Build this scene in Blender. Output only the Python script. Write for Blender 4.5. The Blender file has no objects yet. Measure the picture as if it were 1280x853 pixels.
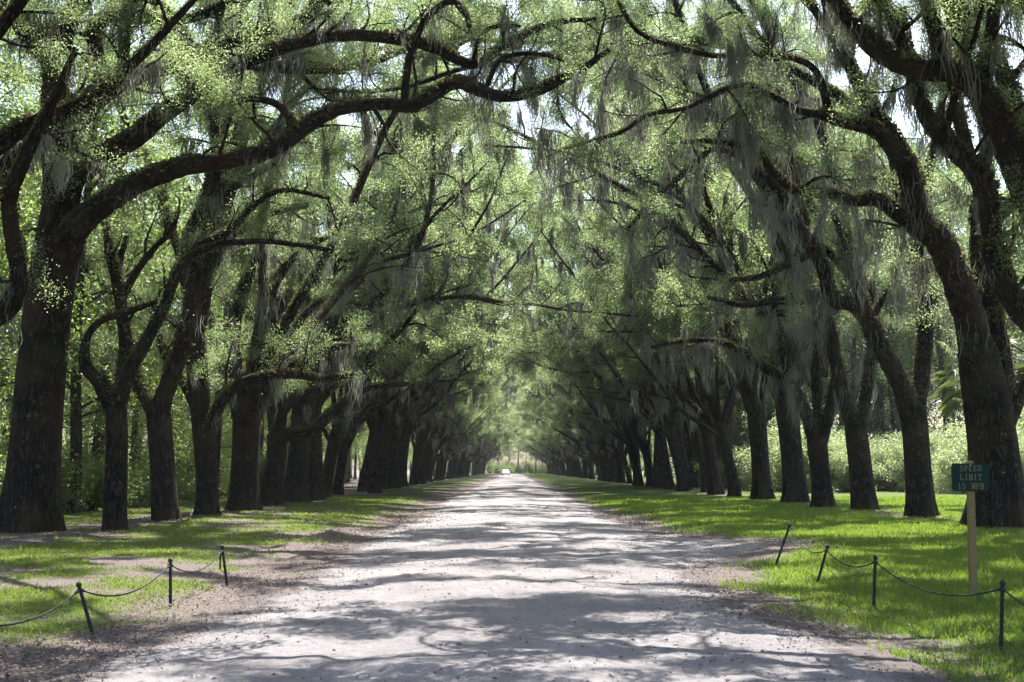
import bpy, math
import numpy as np
from mathutils import Vector

# ------------------------------------------------------------------ camera, light, exposure
scene = bpy.context.scene
COL = scene.collection
F, W, H = 1600.0, 1280.0, 853.0
CAMH = 1.6
TH = math.atan(160.5 / F)

cam_d = bpy.data.cameras.new("camera")
cam = bpy.data.objects.new("camera", cam_d)
COL.objects.link(cam)
cam_d.sensor_width = 36.0
cam_d.lens = 36.0 * F / W
cam_d.clip_start = 0.1
cam_d.clip_end = 4000.0
cam.location = (0, 0, CAMH)
cam.rotation_euler = (math.pi / 2 + TH, 0, 0)
cam_d.dof.use_dof = True
cam_d.dof.focus_distance = 30.0
cam_d.dof.aperture_fstop = 5.6
scene.camera = cam

SUN_EL, SUN_AZ = math.radians(63), math.radians(14)      # ahead of the camera, a little to the right
world = bpy.data.worlds.new("World")
scene.world = world
world.use_nodes = True
wn = world.node_tree
wn.nodes.clear()
sky = wn.nodes.new("ShaderNodeTexSky")
sky.sky_type = 'NISHITA'
sky.sun_disc = False
sky.sun_elevation = SUN_EL
sky.sun_rotation = SUN_AZ
sky.air_density = 1.0
sky.dust_density = 3.0
sky.ozone_density = 1.0
bg = wn.nodes.new("ShaderNodeBackground")
bg.inputs["Strength"].default_value = 0.105
wo = wn.nodes.new("ShaderNodeOutputWorld")
wn.links.new(sky.outputs[0], bg.inputs[0])
wn.links.new(bg.outputs[0], wo.inputs[0])

sun_d = bpy.data.lights.new("sun", 'SUN')
sun_d.energy = 5.0
sun_d.angle = math.radians(0.27)
sun_d.color = (1.0, 0.95, 0.87)
sun = bpy.data.objects.new("sun", sun_d)
COL.objects.link(sun)
sdir = Vector((math.sin(SUN_AZ) * math.cos(SUN_EL), math.cos(SUN_AZ) * math.cos(SUN_EL), math.sin(SUN_EL)))
sun.rotation_euler = sdir.to_track_quat('Z', 'Y').to_euler()
sun.location = (0, 0, 60)

scene.view_settings.view_transform = 'Standard'
scene.view_settings.look = 'None'
scene.view_settings.exposure = 2.05
scene.view_settings.gamma = 1.0
scene.view_settings.use_curve_mapping = False
scene.render.engine = 'CYCLES'
cy = scene.cycles
cy.max_bounces = 8
cy.diffuse_bounces = 5
cy.glossy_bounces = 2
cy.transmission_bounces = 6
cy.transparent_max_bounces = 4
cy.volume_bounces = 0
cy.sample_clamp_indirect = 6.0
cy.caustics_reflective = False
cy.caustics_refractive = False

# ------------------------------------------------------------------ helpers
R0 = np.random.default_rng(11)


def P(x, y, d):
    """pixel of the 1280 x 853 photograph at distance d along the road -> world point"""
    u = (x - W / 2) / F
    v = (H / 2 - y) / F
    c, s = math.cos(TH), math.sin(TH)
    k = d / (c - v * s)
    return np.array([u * k, d, CAMH + (s + v * c) * k])


def sm(a, b, x):
    t = np.clip((np.asarray(x, float) - a) / (b - a), 0, 1)
    return t * t * (3 - 2 * t)


_ph = np.random.default_rng(3).uniform(0, 6.28, (40, 2))
_dr = np.random.default_rng(4).uniform(0, 6.28, 40)


def fn(x, y, scale, seed=0, octv=4):
    """cheap smooth noise in about -1..1"""
    x = np.asarray(x, float) * scale
    y = np.asarray(y, float) * scale
    o = np.zeros(np.broadcast(x, y).shape)
    amp, tot, f = 1.0, 0.0, 1.0
    for k in range(octv):
        for j in range(3):
            i = (seed * 7 + k * 3 + j) % 40
            a = _dr[i]
            o = o + amp * np.sin(f * (x * math.cos(a) + y * math.sin(a)) + _ph[i, 0] +
                                 1.3 * np.sin(f * 0.6 * (y * math.cos(a) - x * math.sin(a)) + _ph[i, 1])) / 3
        tot += amp * 0.6
        amp *= 0.55
        f *= 2.1
    return o / tot


def edge_l(y):
    return -3.4 - 0.28 * fn(y, 0 * y, 0.35, 1) - 0.35 * np.exp(-((y - 33) / 6) ** 2) - 0.25 * sm(40, 60, y) - 0.35 * sm(16, 9, y)


def edge_r(y):
    return 3.05 + 0.22 * fn(y, 0 * y, 0.33, 2) + 0.6 * sm(19, 24, y) + 0.4 * sm(15, 9, y) + 2.0 * np.exp(-((y - 26.0) / 3.6) ** 2) + 0.4 * np.exp(-((y - 34) / 7) ** 2)


def hgt(x, y):
    x = np.asarray(x, float)
    y = np.asarray(y, float)
    h = 0.09 * (1 - np.clip(np.abs(x) / 3.6, 0, 1.0) ** 2)
    h = h + 0.022 * fn(x, y, 1.1, 3) * sm(6, 3, np.abs(x)) + 0.05 * fn(x, y, 0.28, 5) * sm(2.5, 6, np.abs(x))
    h = h + 0.10 * sm(3.6, 6, np.abs(x))
    # rough bank of litter along the left edge, shallow wheel dip on the right
    h = h + (0.09 + 0.10 * fn(x, y, 2.6, 6) + 0.05 * fn(x, y, 7.0, 26)) * np.exp(-((x + 4.1) / 0.6) ** 2) * np.exp(-((y - 27.5) / 6.0) ** 2)
    h = h + 0.12 * np.exp(-((x - 5.2) / 1.2) ** 2) * np.exp(-((y - 22) / 4.0) ** 2)
    return h


class MB:
    """collects vertices, faces, uv and a tone value; build() links ONE mesh object"""

    def __init__(self):
        self.v, self.f, self.uv, self.t, self.n = [], [], [], [], 0

    def add(self, v, f, uv=None, tone=None):
        v = np.asarray(v, float).reshape(-1, 3)
        f = np.asarray(f, int)
        self.v.append(v)
        self.f.append(f + self.n)
        self.uv.append(np.zeros((len(v), 2)) if uv is None else np.asarray(uv, float).reshape(-1, 2))
        self.t.append(np.full(len(v), 0.5) if tone is None else np.broadcast_to(np.asarray(tone, float), (len(v),)))
        self.n += len(v)

    def box(self, c, s, rot=None, tone=None):
        q = np.array([[x, y, z] for x in (-.5, .5) for y in (-.5, .5) for z in (-.5, .5)]) * np.asarray(s, float)
        if rot is not None:
            q = q @ np.asarray(rot).T
        self.add(q + np.asarray(c, float), [[0, 1, 3, 2], [4, 6, 7, 5], [0, 4, 5, 1], [2, 3, 7, 6], [0, 2, 6, 4], [1, 5, 7, 3]], tone=tone)

    def tube(self, pts, rad, sides=8, lump=0.0, rng=None, cap=True, flare=None):
        pts = np.asarray(pts, float)
        rad = np.asarray(rad, float)
        n = len(pts)
        tg = np.gradient(pts, axis=0)
        tg /= np.linalg.norm(tg, axis=1)[:, None] + 1e-9
        a = np.array([1.0, 0, 0]) if abs(tg[0][0]) < 0.8 else np.array([0, 1.0, 0])
        U = np.zeros((n, 3))
        u = np.cross(tg[0], a)
        u /= np.linalg.norm(u)
        for i in range(n):
            u = u - tg[i] * np.dot(u, tg[i])
            u /= np.linalg.norm(u) + 1e-9
            U[i] = u
        V = np.cross(tg, U)
        ang = np.linspace(0, 2 * math.pi, sides + 1)
        ln = np.concatenate([[0], np.cumsum(np.linalg.norm(np.diff(pts, axis=0), axis=1))])
        rr = np.repeat(rad[:, None], sides + 1, 1)
        if lump and rng is not None:
            ph = rng.uniform(0, 6.28, 8)
            A, Z = np.meshgrid(ang, ln)
            rm = float(rad.mean()) + 1e-6
            z = Z / (rm * 3.0)
            w = (0.5 * np.sin(2 * A + z * 0.4 + ph[0]) + 0.45 * np.sin(3 * A - z * 0.5 + ph[1]) +
                 0.16 * np.sin(z * 1.9 + A + ph[2]) + 0.5 * np.sin(5 * A + z * 0.3 + ph[3]) +
                 0.4 * np.sin(9 * A + ph[5] + 0.6 * np.sin(z * 1.3)))
            rr = rr * (1 + lump * w)
        if flare is not None:
            ph = flare
            A, Z = np.meshgrid(ang, ln)
            k = np.exp(-Z / (rad[0] * 0.8))
            rr = rr * (1 + k * ((0.08 if sides > 30 else 0.34) + 0.22 * np.sin(4 * A + ph) + 0.2 * np.sin(7 * A + 2.1 * ph)))
        v = pts[:, None, :] + rr[:, :, None] * (np.cos(ang)[None, :, None] * U[:, None, :] + np.sin(ang)[None, :, None] * V[:, None, :])
        rmean = float(rad.mean())
        uv = np.stack(np.broadcast_arrays(ang[None, :] * max(rmean, 0.02), ln[:, None]), -1)
        s1 = sides + 1
        i, j = np.meshgrid(np.arange(n - 1), np.arange(sides), indexing='ij')
        b = (i * s1 + j).ravel()
        self.add(v, np.stack([b, b + 1, b + 1 + s1, b + s1], 1), uv)
        if cap:
            for k, t in ((0, -1), (n - 1, 1)):
                if rad[k] > 0.004:
                    ring = v[k, :-1]
                    c = pts[k] + tg[k] * t * rad[k] * 0.3
                    idx = np.arange(sides)
                    tri = np.stack([idx, (idx + 1) % sides, np.full(sides, sides)], 1)
                    if t < 0:
                        tri = tri[:, ::-1]
                    self.add(np.vstack([ring, c]), tri, np.vstack([uv[k, :-1], uv[k, :1]]))

    def build(self, name, mat, parent=None, smooth=True):
        m = bpy.data.meshes.new(name)
        v = np.vstack(self.v)
        m.vertices.add(len(v))
        m.vertices.foreach_set("co", v.astype(np.float32).ravel())
        flat = np.concatenate([f.ravel() for f in self.f]).astype(np.int32)
        tot = np.concatenate([np.full(len(f), f.shape[1]) for f in self.f]).astype(np.int32)
        st = np.concatenate([[0], np.cumsum(tot)[:-1]]).astype(np.int32)
        m.loops.add(len(flat))
        m.loops.foreach_set("vertex_index", flat)
        m.polygons.add(len(tot))
        m.polygons.foreach_set("loop_start", st)
        m.polygons.foreach_set("loop_total", tot)
        m.polygons.foreach_set("use_smooth", np.full(len(tot), bool(smooth)))
        uv = np.vstack(self.uv)
        if np.any(uv):
            l = m.uv_layers.new(name="bark")
            l.data.foreach_set("uv", uv[flat].astype(np.float32).ravel())
        a = m.attributes.new("tone", 'FLOAT', 'POINT')
        a.data.foreach_set("value", np.concatenate(self.t).astype(np.float32))
        m.update(calc_edges=True)
        if mat:
            m.materials.append(mat)
        o = bpy.data.objects.new(name, m)
        COL.objects.link(o)
        if parent:
            o.parent = parent
        return o


def tag(o, label=None, cat=None, group=None, kind=None):
    for k, val in (("label", label), ("category", cat), ("group", group), ("kind", kind)):
        if val:
            o[k] = val
    return o


def empty(name, loc=(0, 0, 0)):
    o = bpy.data.objects.new(name, None)
    o.empty_display_size = 0.3
    COL.objects.link(o)
    o.location = loc
    return o


def copy_tree(root, kids, loc, rz, sc):
    r = root.copy()
    COL.objects.link(r)
    r.location = loc
    r.rotation_euler = (0, 0, rz)
    r.scale = (sc, sc, sc) if np.isscalar(sc) else sc
    for ch in kids:
        c = ch.copy()
        COL.objects.link(c)
        c.parent = r
    return r


def smooth_path(pts, per=5):
    """Catmull-Rom through the rows of pts (any width)"""
    p = np.asarray(pts, float)
    if len(p) < 3:
        t = np.linspace(0, 1, per + 1)[:, None]
        return p[0] * (1 - t) + p[-1] * t
    q = np.vstack([2 * p[0] - p[1], p, 2 * p[-1] - p[-2]])
    out = []
    t = np.linspace(0, 1, per, endpoint=False)[:, None]
    for i in range(1, len(q) - 2):
        a, b, c, d = q[i - 1], q[i], q[i + 1], q[i + 2]
        out.append(0.5 * (2 * b + (c - a) * t + (2 * a - 5 * b + 4 * c - d) * t ** 2 + (3 * b - a - 3 * c + d) * t ** 3))
    return np.vstack(out + [p[-1:]])


# ------------------------------------------------------------------ materials
class NT:
    def __init__(self, name):
        self.m = bpy.data.materials.new(name)
        self.m.use_nodes = True
        self.t = self.m.node_tree
        self.t.nodes.clear()
        self.out = self.n("ShaderNodeOutputMaterial")

    def n(self, t, **kw):
        o = self.t.nodes.new(t)
        for k, v in kw.items():
            setattr(o, k, v)
        return o

    def l(self, a, b):
        self.t.links.new(a, b)

    def noise(self, vec, scale, detail=4, rough=0.6):
        o = self.n("ShaderNodeTexNoise")
        o.inputs["Scale"].default_value = scale
        o.inputs["Detail"].default_value = detail
        o.inputs["Roughness"].default_value = rough
        if vec is not None:
            self.l(vec, o.inputs["Vector"])
        return o.outputs["Fac"]

    def ramp(self, fac, stops):
        o = self.n("ShaderNodeValToRGB")
        e = o.color_ramp.elements
        while len(e) > 1:
            e.remove(e[-1])
        e[0].position, e[0].color = stops[0][0], (*stops[0][1], 1)
        for p, c in stops[1:]:
            k = e.new(p)
            k.color = (*c, 1)
        self.l(fac, o.inputs[0])
        return o.outputs[0]

    def mix(self, fac, a, b, mode='MIX'):
        o = self.n("ShaderNodeMix", data_type='RGBA', blend_type=mode)
        for s, val in ((o.inputs[0], fac), (o.inputs[6], a), (o.inputs[7], b)):
            if hasattr(val, "links"):
                self.l(val, s)
            elif isinstance(val, tuple):
                s.default_value = (*val, 1)
            else:
                s.default_value = val
        return o.outputs[2]

    def math(self, op, a, b=0.0):
        o = self.n("ShaderNodeMath", operation=op)
        for s, val in ((o.inputs[0], a), (o.inputs[1], b)):
            if hasattr(val, "links"):
                self.l(val, s)
            else:
                s.default_value = val
        return o.outputs[0]

    def bump(self, h, strength, dist):
        o = self.n("ShaderNodeBump")
        o.inputs["Strength"].default_value = strength
        o.inputs["Distance"].default_value = dist
        self.l(h, o.inputs["Height"])
        return o.outputs[0]

    def pbsdf(self, col, rough=0.7, normal=None, spec=0.3):
        o = self.n("ShaderNodeBsdfPrincipled")
        if hasattr(col, "links"):
            self.l(col, o.inputs["Base Color"])
        else:
            o.inputs["Base Color"].default_value = (*col, 1)
        o.inputs["Roughness"].default_value = rough
        o.inputs["Specular IOR Level"].default_value = spec
        if normal is not None:
            self.l(normal, o.inputs["Normal"])
        return o

    def end(self, sh):
        self.l(sh.outputs[0], self.out.inputs[0])
        return self.m


def mat_bark(name, lo, mid, hi):
    k = NT(name)
    uv = k.n("ShaderNodeUVMap", uv_map="bark")
    mp = k.n("ShaderNodeMapping")
    mp.inputs["Scale"].default_value = (8.5, 1.7, 1)
    k.l(uv.outputs[0], mp.inputs[0])
    nz = k.noise(mp.outputs[0], 1.3, 5, 0.6)
    rid = k.math('ABSOLUTE', k.math('SUBTRACT', nz, 0.5))
    tc = k.n("ShaderNodeTexCoord")
    obj = tc.outputs["Object"]
    fine = k.noise(obj, 45.0, 4, 0.7)
    col = k.ramp(rid, [(0.0, lo), (0.05, mid), (0.16, hi)])
    col = k.mix(k.ramp(fine, [(0.35, (0.65, 0.65, 0.65)), (0.65, (0, 0, 0))]), col, tuple(c * 0.5 for c in mid))
    red = k.ramp(k.noise(obj, 0.9, 4, 0.6), [(0.45, (0, 0, 0)), (0.62, (1, 1, 1))])
    col = k.mix(k.math('MULTIPLY', red, 0.5), col, (0.06, 0.036, 0.023))
    big = k.noise(obj, 1.3, 5, 0.6)
    col = k.mix(k.math('MULTIPLY', k.ramp(big, [(0.50, (0, 0, 0)), (0.70, (1, 1, 1))]), 0.5), col, (0.05, 0.056, 0.028))
    lich = k.ramp(k.noise(obj, 6.0, 6, 0.75), [(0.60, (0, 0, 0)), (0.68, (1, 1, 1))])
    col = k.mix(k.math('MULTIPLY', lich, 0.6), col, (0.23, 0.22, 0.18))
    h = k.math('ADD', k.math('MULTIPLY', k.math('MINIMUM', rid, 0.16), 4.0), k.math('MULTIPLY', fine, 0.25))
    return k.end(k.pbsdf(col, 0.92, k.bump(h, 1.0, 0.045), 0.12))


def mat_leaf(name, dark, light, tdark, tlight, tfac=0.45, gloss=0.4, rough=0.42, straw=False):
    k = NT(name)
    at = k.n("ShaderNodeAttribute", attribute_name="tone")
    oi = k.n("ShaderNodeObjectInfo")
    t = k.math('ADD', k.math('MULTIPLY', at.outputs["Fac"], 0.8), k.math('MULTIPLY', oi.outputs["Random"], 0.2))
    c = k.mix(t, dark, light)
    tcx = k.mix(t, tdark, tlight)
    if straw:
        sf = k.ramp(at.outputs["Fac"], [(0.05, (1, 1, 1)), (0.09, (0, 0, 0))])
        c = k.mix(sf, c, (0.20, 0.16, 0.09))
        tcx = k.mix(sf, tcx, (0.3, 0.24, 0.12))
    p = k.pbsdf(c, rough, None, gloss)
    tr = k.n("ShaderNodeBsdfTranslucent")
    k.l(tcx, tr.inputs[0])
    mx = k.n("ShaderNodeMixShader")
    mx.inputs[0].default_value = tfac
    k.l(p.outputs[0], mx.inputs[1])
    k.l(tr.outputs[0], mx.inputs[2])
    return k.end(mx)


M = {}
M['bark'] = mat_bark("oak_bark", (0.004, 0.0034, 0.003), (0.020, 0.016, 0.0135), (0.085, 0.067, 0.054))
M['bark2'] = mat_bark("forest_bark", (0.015, 0.012, 0.010), (0.06, 0.05, 0.042), (0.12, 0.105, 0.09))
M['leaf'] = mat_leaf("oak_leaf", (0.038, 0.062, 0.026), (0.12, 0.148, 0.07), (0.13, 0.225, 0.065), (0.46, 0.58, 0.235), 0.52, 0.75, 0.40)
M['forest'] = mat_leaf("forest_leaf", (0.03, 0.052, 0.02), (0.085, 0.12, 0.038), (0.11, 0.20, 0.04), (0.36, 0.48, 0.11), 0.5, 0.6)
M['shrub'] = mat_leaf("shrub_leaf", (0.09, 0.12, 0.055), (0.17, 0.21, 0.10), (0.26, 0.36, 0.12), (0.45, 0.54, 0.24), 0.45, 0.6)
M['grass'] = mat_leaf("grass_blade", straw=True, dark=(0.045, 0.09, 0.014), light=(0.10, 0.16, 0.03), tdark=(0.16, 0.30, 0.025), tlight=(0.34, 0.47, 0.06), tfac=0.45, gloss=0.25, rough=0.5)
M['moss'] = mat_leaf("spanish_moss", (0.14, 0.142, 0.122), (0.28, 0.28, 0.24), (0.16, 0.16, 0.13), (0.33, 0.33, 0.275), 0.35, 0.1, 0.8)
M['fern'] = mat_leaf("resurrection_fern", (0.06, 0.05, 0.034), (0.13, 0.125, 0.06), (0.10, 0.08, 0.03), (0.17, 0.2, 0.05), 0.35, 0.2, 0.6)
M['litter'] = mat_leaf("fallen_leaf", (0.035, 0.025, 0.023), (0.15, 0.112, 0.105), (0.08, 0.05, 0.03), (0.15, 0.1, 0.07), 0.15, 0.3, 0.6)
M['frond'] = mat_leaf("palm_frond", (0.05, 0.08, 0.03), (0.11, 0.15, 0.06), (0.15, 0.22, 0.05), (0.25, 0.33, 0.1), 0.35, 0.5, 0.4)


def mat_road():
    k = NT("road_gravel")
    tc = k.n("ShaderNodeTexCoord")
    o = tc.outputs["Object"]
    a = k.noise(o, 0.7, 6, 0.6)
    b = k.noise(o, 9.0, 6, 0.7)
    f = k.noise(o, 60.0, 3, 0.7)
    col = k.ramp(a, [(0.3, (0.175, 0.165, 0.172)), (0.7, (0.255, 0.244, 0.252))])
    col = k.mix(k.ramp(b, [(0.5, (0, 0, 0)), (0.75, (0.6, 0.6, 0.6))]), col, (0.105, 0.092, 0.095))
    col = k.mix(k.ramp(f, [(0.55, (0, 0, 0)), (0.7, (0.7, 0.7, 0.7))]), col, (0.075, 0.07, 0.072))
    at_ = k.n("ShaderNodeAttribute", attribute_name="tone")
    mid_ = k.noise(o, 3.0, 6, 0.7)
    ef = k.math('ADD', at_.outputs["Fac"], k.math('MULTIPLY', k.math('SUBTRACT', mid_, 0.5), 1.6))
    col = k.mix(k.ramp(ef, [(0.42, (0, 0, 0)), (0.75, (0.8, 0.8, 0.8))]), col, (0.085, 0.068, 0.064))
    h = k.math('ADD', k.math('MULTIPLY', b, 1.0), k.math('MULTIPLY', f, 0.35))
    return k.end(k.pbsdf(col, 0.95, k.bump(h, 1.0, 0.07), 0.15))


def mat_ground():
    k = NT("lawn_soil")
    tc = k.n("ShaderNodeTexCoord")
    o = tc.outputs["Object"]
    at = k.n("ShaderNodeAttribute", attribute_name="tone")
    n1 = k.noise(o, 2.2, 6, 0.7)
    n2 = k.noise(o, 30.0, 4, 0.7)
    g = k.ramp(n1, [(0.35, (0.045, 0.07, 0.016)), (0.7, (0.085, 0.115, 0.03))])
    d = k.ramp(n2, [(0.35, (0.05, 0.036, 0.034)), (0.65, (0.165, 0.143, 0.135))])
    fac = k.math('ADD', at.outputs["Fac"], k.math('MULTIPLY', k.math('SUBTRACT', n1, 0.5), 0.9))
    fr = k.ramp(fac, [(0.40, (0, 0, 0)), (0.62, (1, 1, 1))])
    return k.end(k.pbsdf(k.mix(fr, g, d), 0.95, k.bump(n2, 0.8, 0.04), 0.1))


def mat_plain(name, col, rough=0.5, spec=0.4, metal=0.0, var=0.25, scale=20):
    k = NT(name)
    tc = k.n("ShaderNodeTexCoord")
    n = k.noise(tc.outputs["Object"], scale, 4)
    c = k.mix(n, tuple(x * (1 - var) for x in col), tuple(min(1, x * (1 + var)) for x in col))
    p = k.pbsdf(c, rough, k.bump(n, 0.2, 0.01), spec)
    p.inputs["Metallic"].default_value = metal
    return k.end(p)


M['road'] = mat_road()
M['ground'] = mat_ground()
M['stone'] = mat_plain("gravel_stone", (0.10, 0.094, 0.096), 0.95, 0.1, var=0.6, scale=8)
M['iron'] = mat_plain("dark_iron", (0.016, 0.016, 0.02), 0.65, 0.25, 0.0, 0.5, 40)
M['rope'] = mat_plain("dark_rope", (0.02, 0.02, 0.025), 0.8, 0.2, 0.0, 0.5, 60)
M['post'] = mat_plain("treated_timber", (0.21, 0.155, 0.065), 0.8, 0.2, 0, 0.3, 12)
M['green'] = mat_plain("green_board", (0.004, 0.024, 0.015), 0.6, 0.2, 0, 0.2, 6)
M['gold'] = mat_plain("gold_paint", (0.20, 0.16, 0.07), 0.5, 0.4, 0, 0.15, 30)
M['white'] = mat_plain("white_paint", (0.8, 0.8, 0.8), 0.3, 0.5, 0, 0.03)
M['glass'] = mat_plain("car_glass", (0.02, 0.025, 0.03), 0.08, 0.6, 0, 0.1)
M['tyre'] = mat_plain("tyre_rubber", (0.02, 0.02, 0.02), 0.8, 0.2)
M['rim'] = mat_plain("wheel_rim", (0.4, 0.4, 0.42), 0.35, 0.5, 0.6)
M['lamp'] = mat_plain("lamp_lens", (0.7, 0.7, 0.72), 0.15, 0.6)
M['bluewire'] = mat_plain("power_cable", (0.12, 0.12, 0.13), 0.5)

# ------------------------------------------------------------------ ground and road


def dirt_amount(x, y):
    """0 = grass, 1 = bare soil and leaf litter"""
    left = x < 0
    e = np.where(left, edge_l(y) - x, x - edge_r(y))            # metres outside the road edge
    base = np.where(left, 0.47, 0.10)
    d = base + np.where(left, sm(1.6, 0.1, e + 0.6 * fn(y, 0 * y, 0.9, 21)) * 0.6, sm(1.5, 0.0, e) * 0.65)
    row = np.where(left, np.abs(x + 10.6), np.abs(x - 12.7))
    d = d + 0.5 * sm(1.8, 0.2, row) * (np.abs(x) > 8)
    d = d + np.where(left, sm(-14, -18, x) * 0.45, sm(30, 40, x) * 0.5)
    d = d + (0.22 * fn(x, y, 0.9, 8) + 0.2 * fn(x, y, 2.4, 27)) * np.where(left, 1.9, 0.6)
    return np.clip(d, 0, 1.2)


def grid(xs, ys):
    X, Y = np.meshgrid(xs, ys)
    n, m = X.shape
    i, j = np.meshgrid(np.arange(n - 1), np.arange(m - 1), indexing='ij')
    b = (i * m + j).ravel()
    return X, Y, np.stack([b, b + 1, b + 1 + m, b + m], 1)


xs = np.concatenate([[-1500, -600, -250, -120, -70], np.arange(-45, -16, 1.5), np.arange(-16, 16, 0.2), np.arange(16, 46, 1.5), [70, 120, 250, 600, 1500]])
ys = np.concatenate([[-60, -20, -5], np.arange(0, 8, 1.0), np.arange(8, 45, 0.2), np.arange(45, 100, 1.0), np.arange(100, 440, 6), [500, 700, 1200, 3000]])
X, Y, Fc = grid(xs, ys)
ins = sm(0.1, 0.7, np.minimum(X - edge_l(Y), edge_r(Y) - X))
Z = hgt(X, Y) - 0.10 * ins
g = MB()
g.add(np.stack([X, Y, Z], -1), Fc, tone=dirt_amount(X, Y).ravel())
tag(g.build("ground", M['ground']), kind='structure')

ys = np.concatenate([np.arange(-3, 8, 0.5), np.arange(8, 60, 0.09), np.arange(60, 120, 0.5), np.arange(120, 445, 3)])
s = np.linspace(-1, 1, 61)
S, Y = np.meshgrid(s, ys)
rag = 0.16 * fn(Y, S * 0, 2.3, 9) + 0.12 * fn(Y, S * 0, 6.0, 12)
el, er = edge_l(Y) + rag, edge_r(Y) + 0.16 * fn(Y, S * 0, 2.1, 10)
X = np.where(S < 0, -S * el, S * er)
_, _, Fc = grid(s, ys)
Z = hgt(X, Y) + 0.012 - 0.05 * sm(0.93, 1.0, np.abs(S))
ruts = 0.03 * (np.exp(-((X - 1.3) / 0.35) ** 2) + np.exp(-((X + 1.3) / 0.35) ** 2))
Z = Z - ruts * 0.6 + 0.012 * fn(X, Y, 4.5, 13, 3) * sm(1.0, 0.85, np.abs(S)) + 0.010 * fn(X, Y, 13.0, 22, 2) * sm(1.0, 0.9, np.abs(S)) + R0.normal(0, 0.0045, X.shape)
r = MB()
r.add(np.stack([X, Y, Z], -1), Fc, tone=sm(1.3, 0.0, np.minimum(X - el, er - X)).ravel())
tag(r.build("road", M['road']), kind='structure')


def road_z(x, y):
    return hgt(x, y) + 0.012 - 0.018 * (np.exp(-((x - 1.3) / 0.35) ** 2) + np.exp(-((x + 1.3) / 0.35) ** 2)) + 0.012 * fn(x, y, 4.5, 13, 3)


# gravel stones and clods on the road
n = 16000
d = 8.5 + 34 * R0.random(n) ** 1.6
x = R0.uniform(-4.2, 4.6, n)
keep = (x > edge_l(d) - 0.3) & (x < edge_r(d) + 0.3) & (fn(x, d, 0.9, 30) + R0.normal(0, 0.35, n) > 0.05)
d, x = d[keep], x[keep]
n = len(d)
sz = 0.004 + 0.018 * R0.random(n) ** 6
octa = np.array([[1, 0, 0], [0, 1, 0], [-1, 0, 0], [0, -1, 0], [0, 0, 1], [0, 0, -0.5], [.6, .6, .5], [-.6, .6, .5]])
vv = (octa[None] * R0.uniform(0.6, 1.2, (n, 8, 1)) * sz[:, None, None]) * np.array([1.2, 1.0, 0.75])
vv = vv + np.stack([x, d, road_z(x, d) + sz * 0.25], -1)[:, None, :]
tri = np.array([[0, 6, 4], [6, 1, 4], [1, 7, 4], [7, 2, 4], [2, 3, 4], [3, 0, 4], [0, 1, 6], [1, 2, 7], [0, 5, 1], [1, 5, 2], [2, 5, 3], [3, 5, 0]])
m = MB()
m.add(vv, (tri[None] + 8 * np.arange(n)[:, None, None]).reshape(-1, 3))
tag(m.build("gravel", M['stone'], smooth=False), kind='stuff')


def cards(mb, c, L, wd, nrm, axis, tone):
    """diamond leaves: centre c, length L, width wd, normal nrm, long axis axis (n,3)"""
    nrm = nrm / (np.linalg.norm(nrm, axis=1)[:, None] + 1e-9)
    a = axis - nrm * np.sum(axis * nrm, 1)[:, None]
    a /= np.linalg.norm(a, axis=1)[:, None] + 1e-9
    b = np.cross(nrm, a)
    h, w = (L * 0.5)[:, None], (wd * 0.5)[:, None]
    v = np.stack([c - a * h, c + b * w - a * h * 0.1, c + a * h + nrm * h * 0.15, c - b * w - a * h * 0.1], 1)
    k = np.arange(len(c))[:, None] * 4
    mb.add(v, k + np.arange(4)[None], tone=np.repeat(tone, 4))


# leaf litter: on the road margins, over the left verge, a few leaves on the road
n = 90000
d = 8.5 + 40 * R0.random(n) ** 1.5
side = R0.random(n) < 0.6
off = np.where(side, R0.normal(0.35, 0.75, n), R0.normal(0.15, 0.6, n))
wide = R0.random(n) < 0.35
off = np.where(wide & side, R0.uniform(0, 7, n), np.where(wide, R0.uniform(-0.8, 2.0, n), off))
off = np.where(R0.random(n) < 0.03, R0.uniform(-4, 0, n), off)
x = np.where(side, edge_l(d) - off, edge_r(d) + off)
keep = fn(x, d, 1.4, 15) + R0.normal(0, 0.45, n) > 0.0
x, d = x[keep], d[keep]
nb = 16000
d2 = R0.uniform(27, 60, nb)
x2 = np.where(R0.random(nb) < 0.55, R0.normal(-10.4, 1.1, nb), R0.normal(12.7, 0.9, nb))
x, d = np.concatenate([x, x2]), np.concatenate([d, d2])
n = len(x)
m = MB()
L = R0.uniform(0.018, 0.048, n) * np.maximum(1, d / 25)
cards(m, np.stack([x, d, hgt(x, d) + R0.uniform(0.012, 0.045, n)], -1), L, L * 0.42, R0.normal(0, 0.45, (n, 3)) + [0, 0, 1], R0.normal(0, 1, (n, 3)), R0.random(n) ** 1.3)
tag(m.build("leaf_litter", M['litter'], smooth=False), kind='stuff')


def blades(mb, x, y, h, w, rng, tone):
    n = len(x)
    z = hgt(x, y)
    yaw = rng.uniform(0, 6.28, n)
    lean = rng.normal(0, 0.35, (n, 2)) * h[:, None]
    b = np.stack([np.cos(yaw) * w, np.sin(yaw) * w, np.zeros(n)], -1) * 0.5
    c = np.stack([x, y, z - 0.005], -1)
    tip = c + np.stack([lean[:, 0], lean[:, 1], h], -1)
    mid = c + np.stack([lean[:, 0] * 0.3, lean[:, 1] * 0.3, h * 0.55], -1)
    v = np.stack([c - b, c + b, mid + b * 0.7, tip, mid - b * 0.7], 1)
    k = np.arange(n)[:, None] * 5
    mb.add(v, k + np.arange(5)[None], tone=np.repeat(tone, 5))


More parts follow.
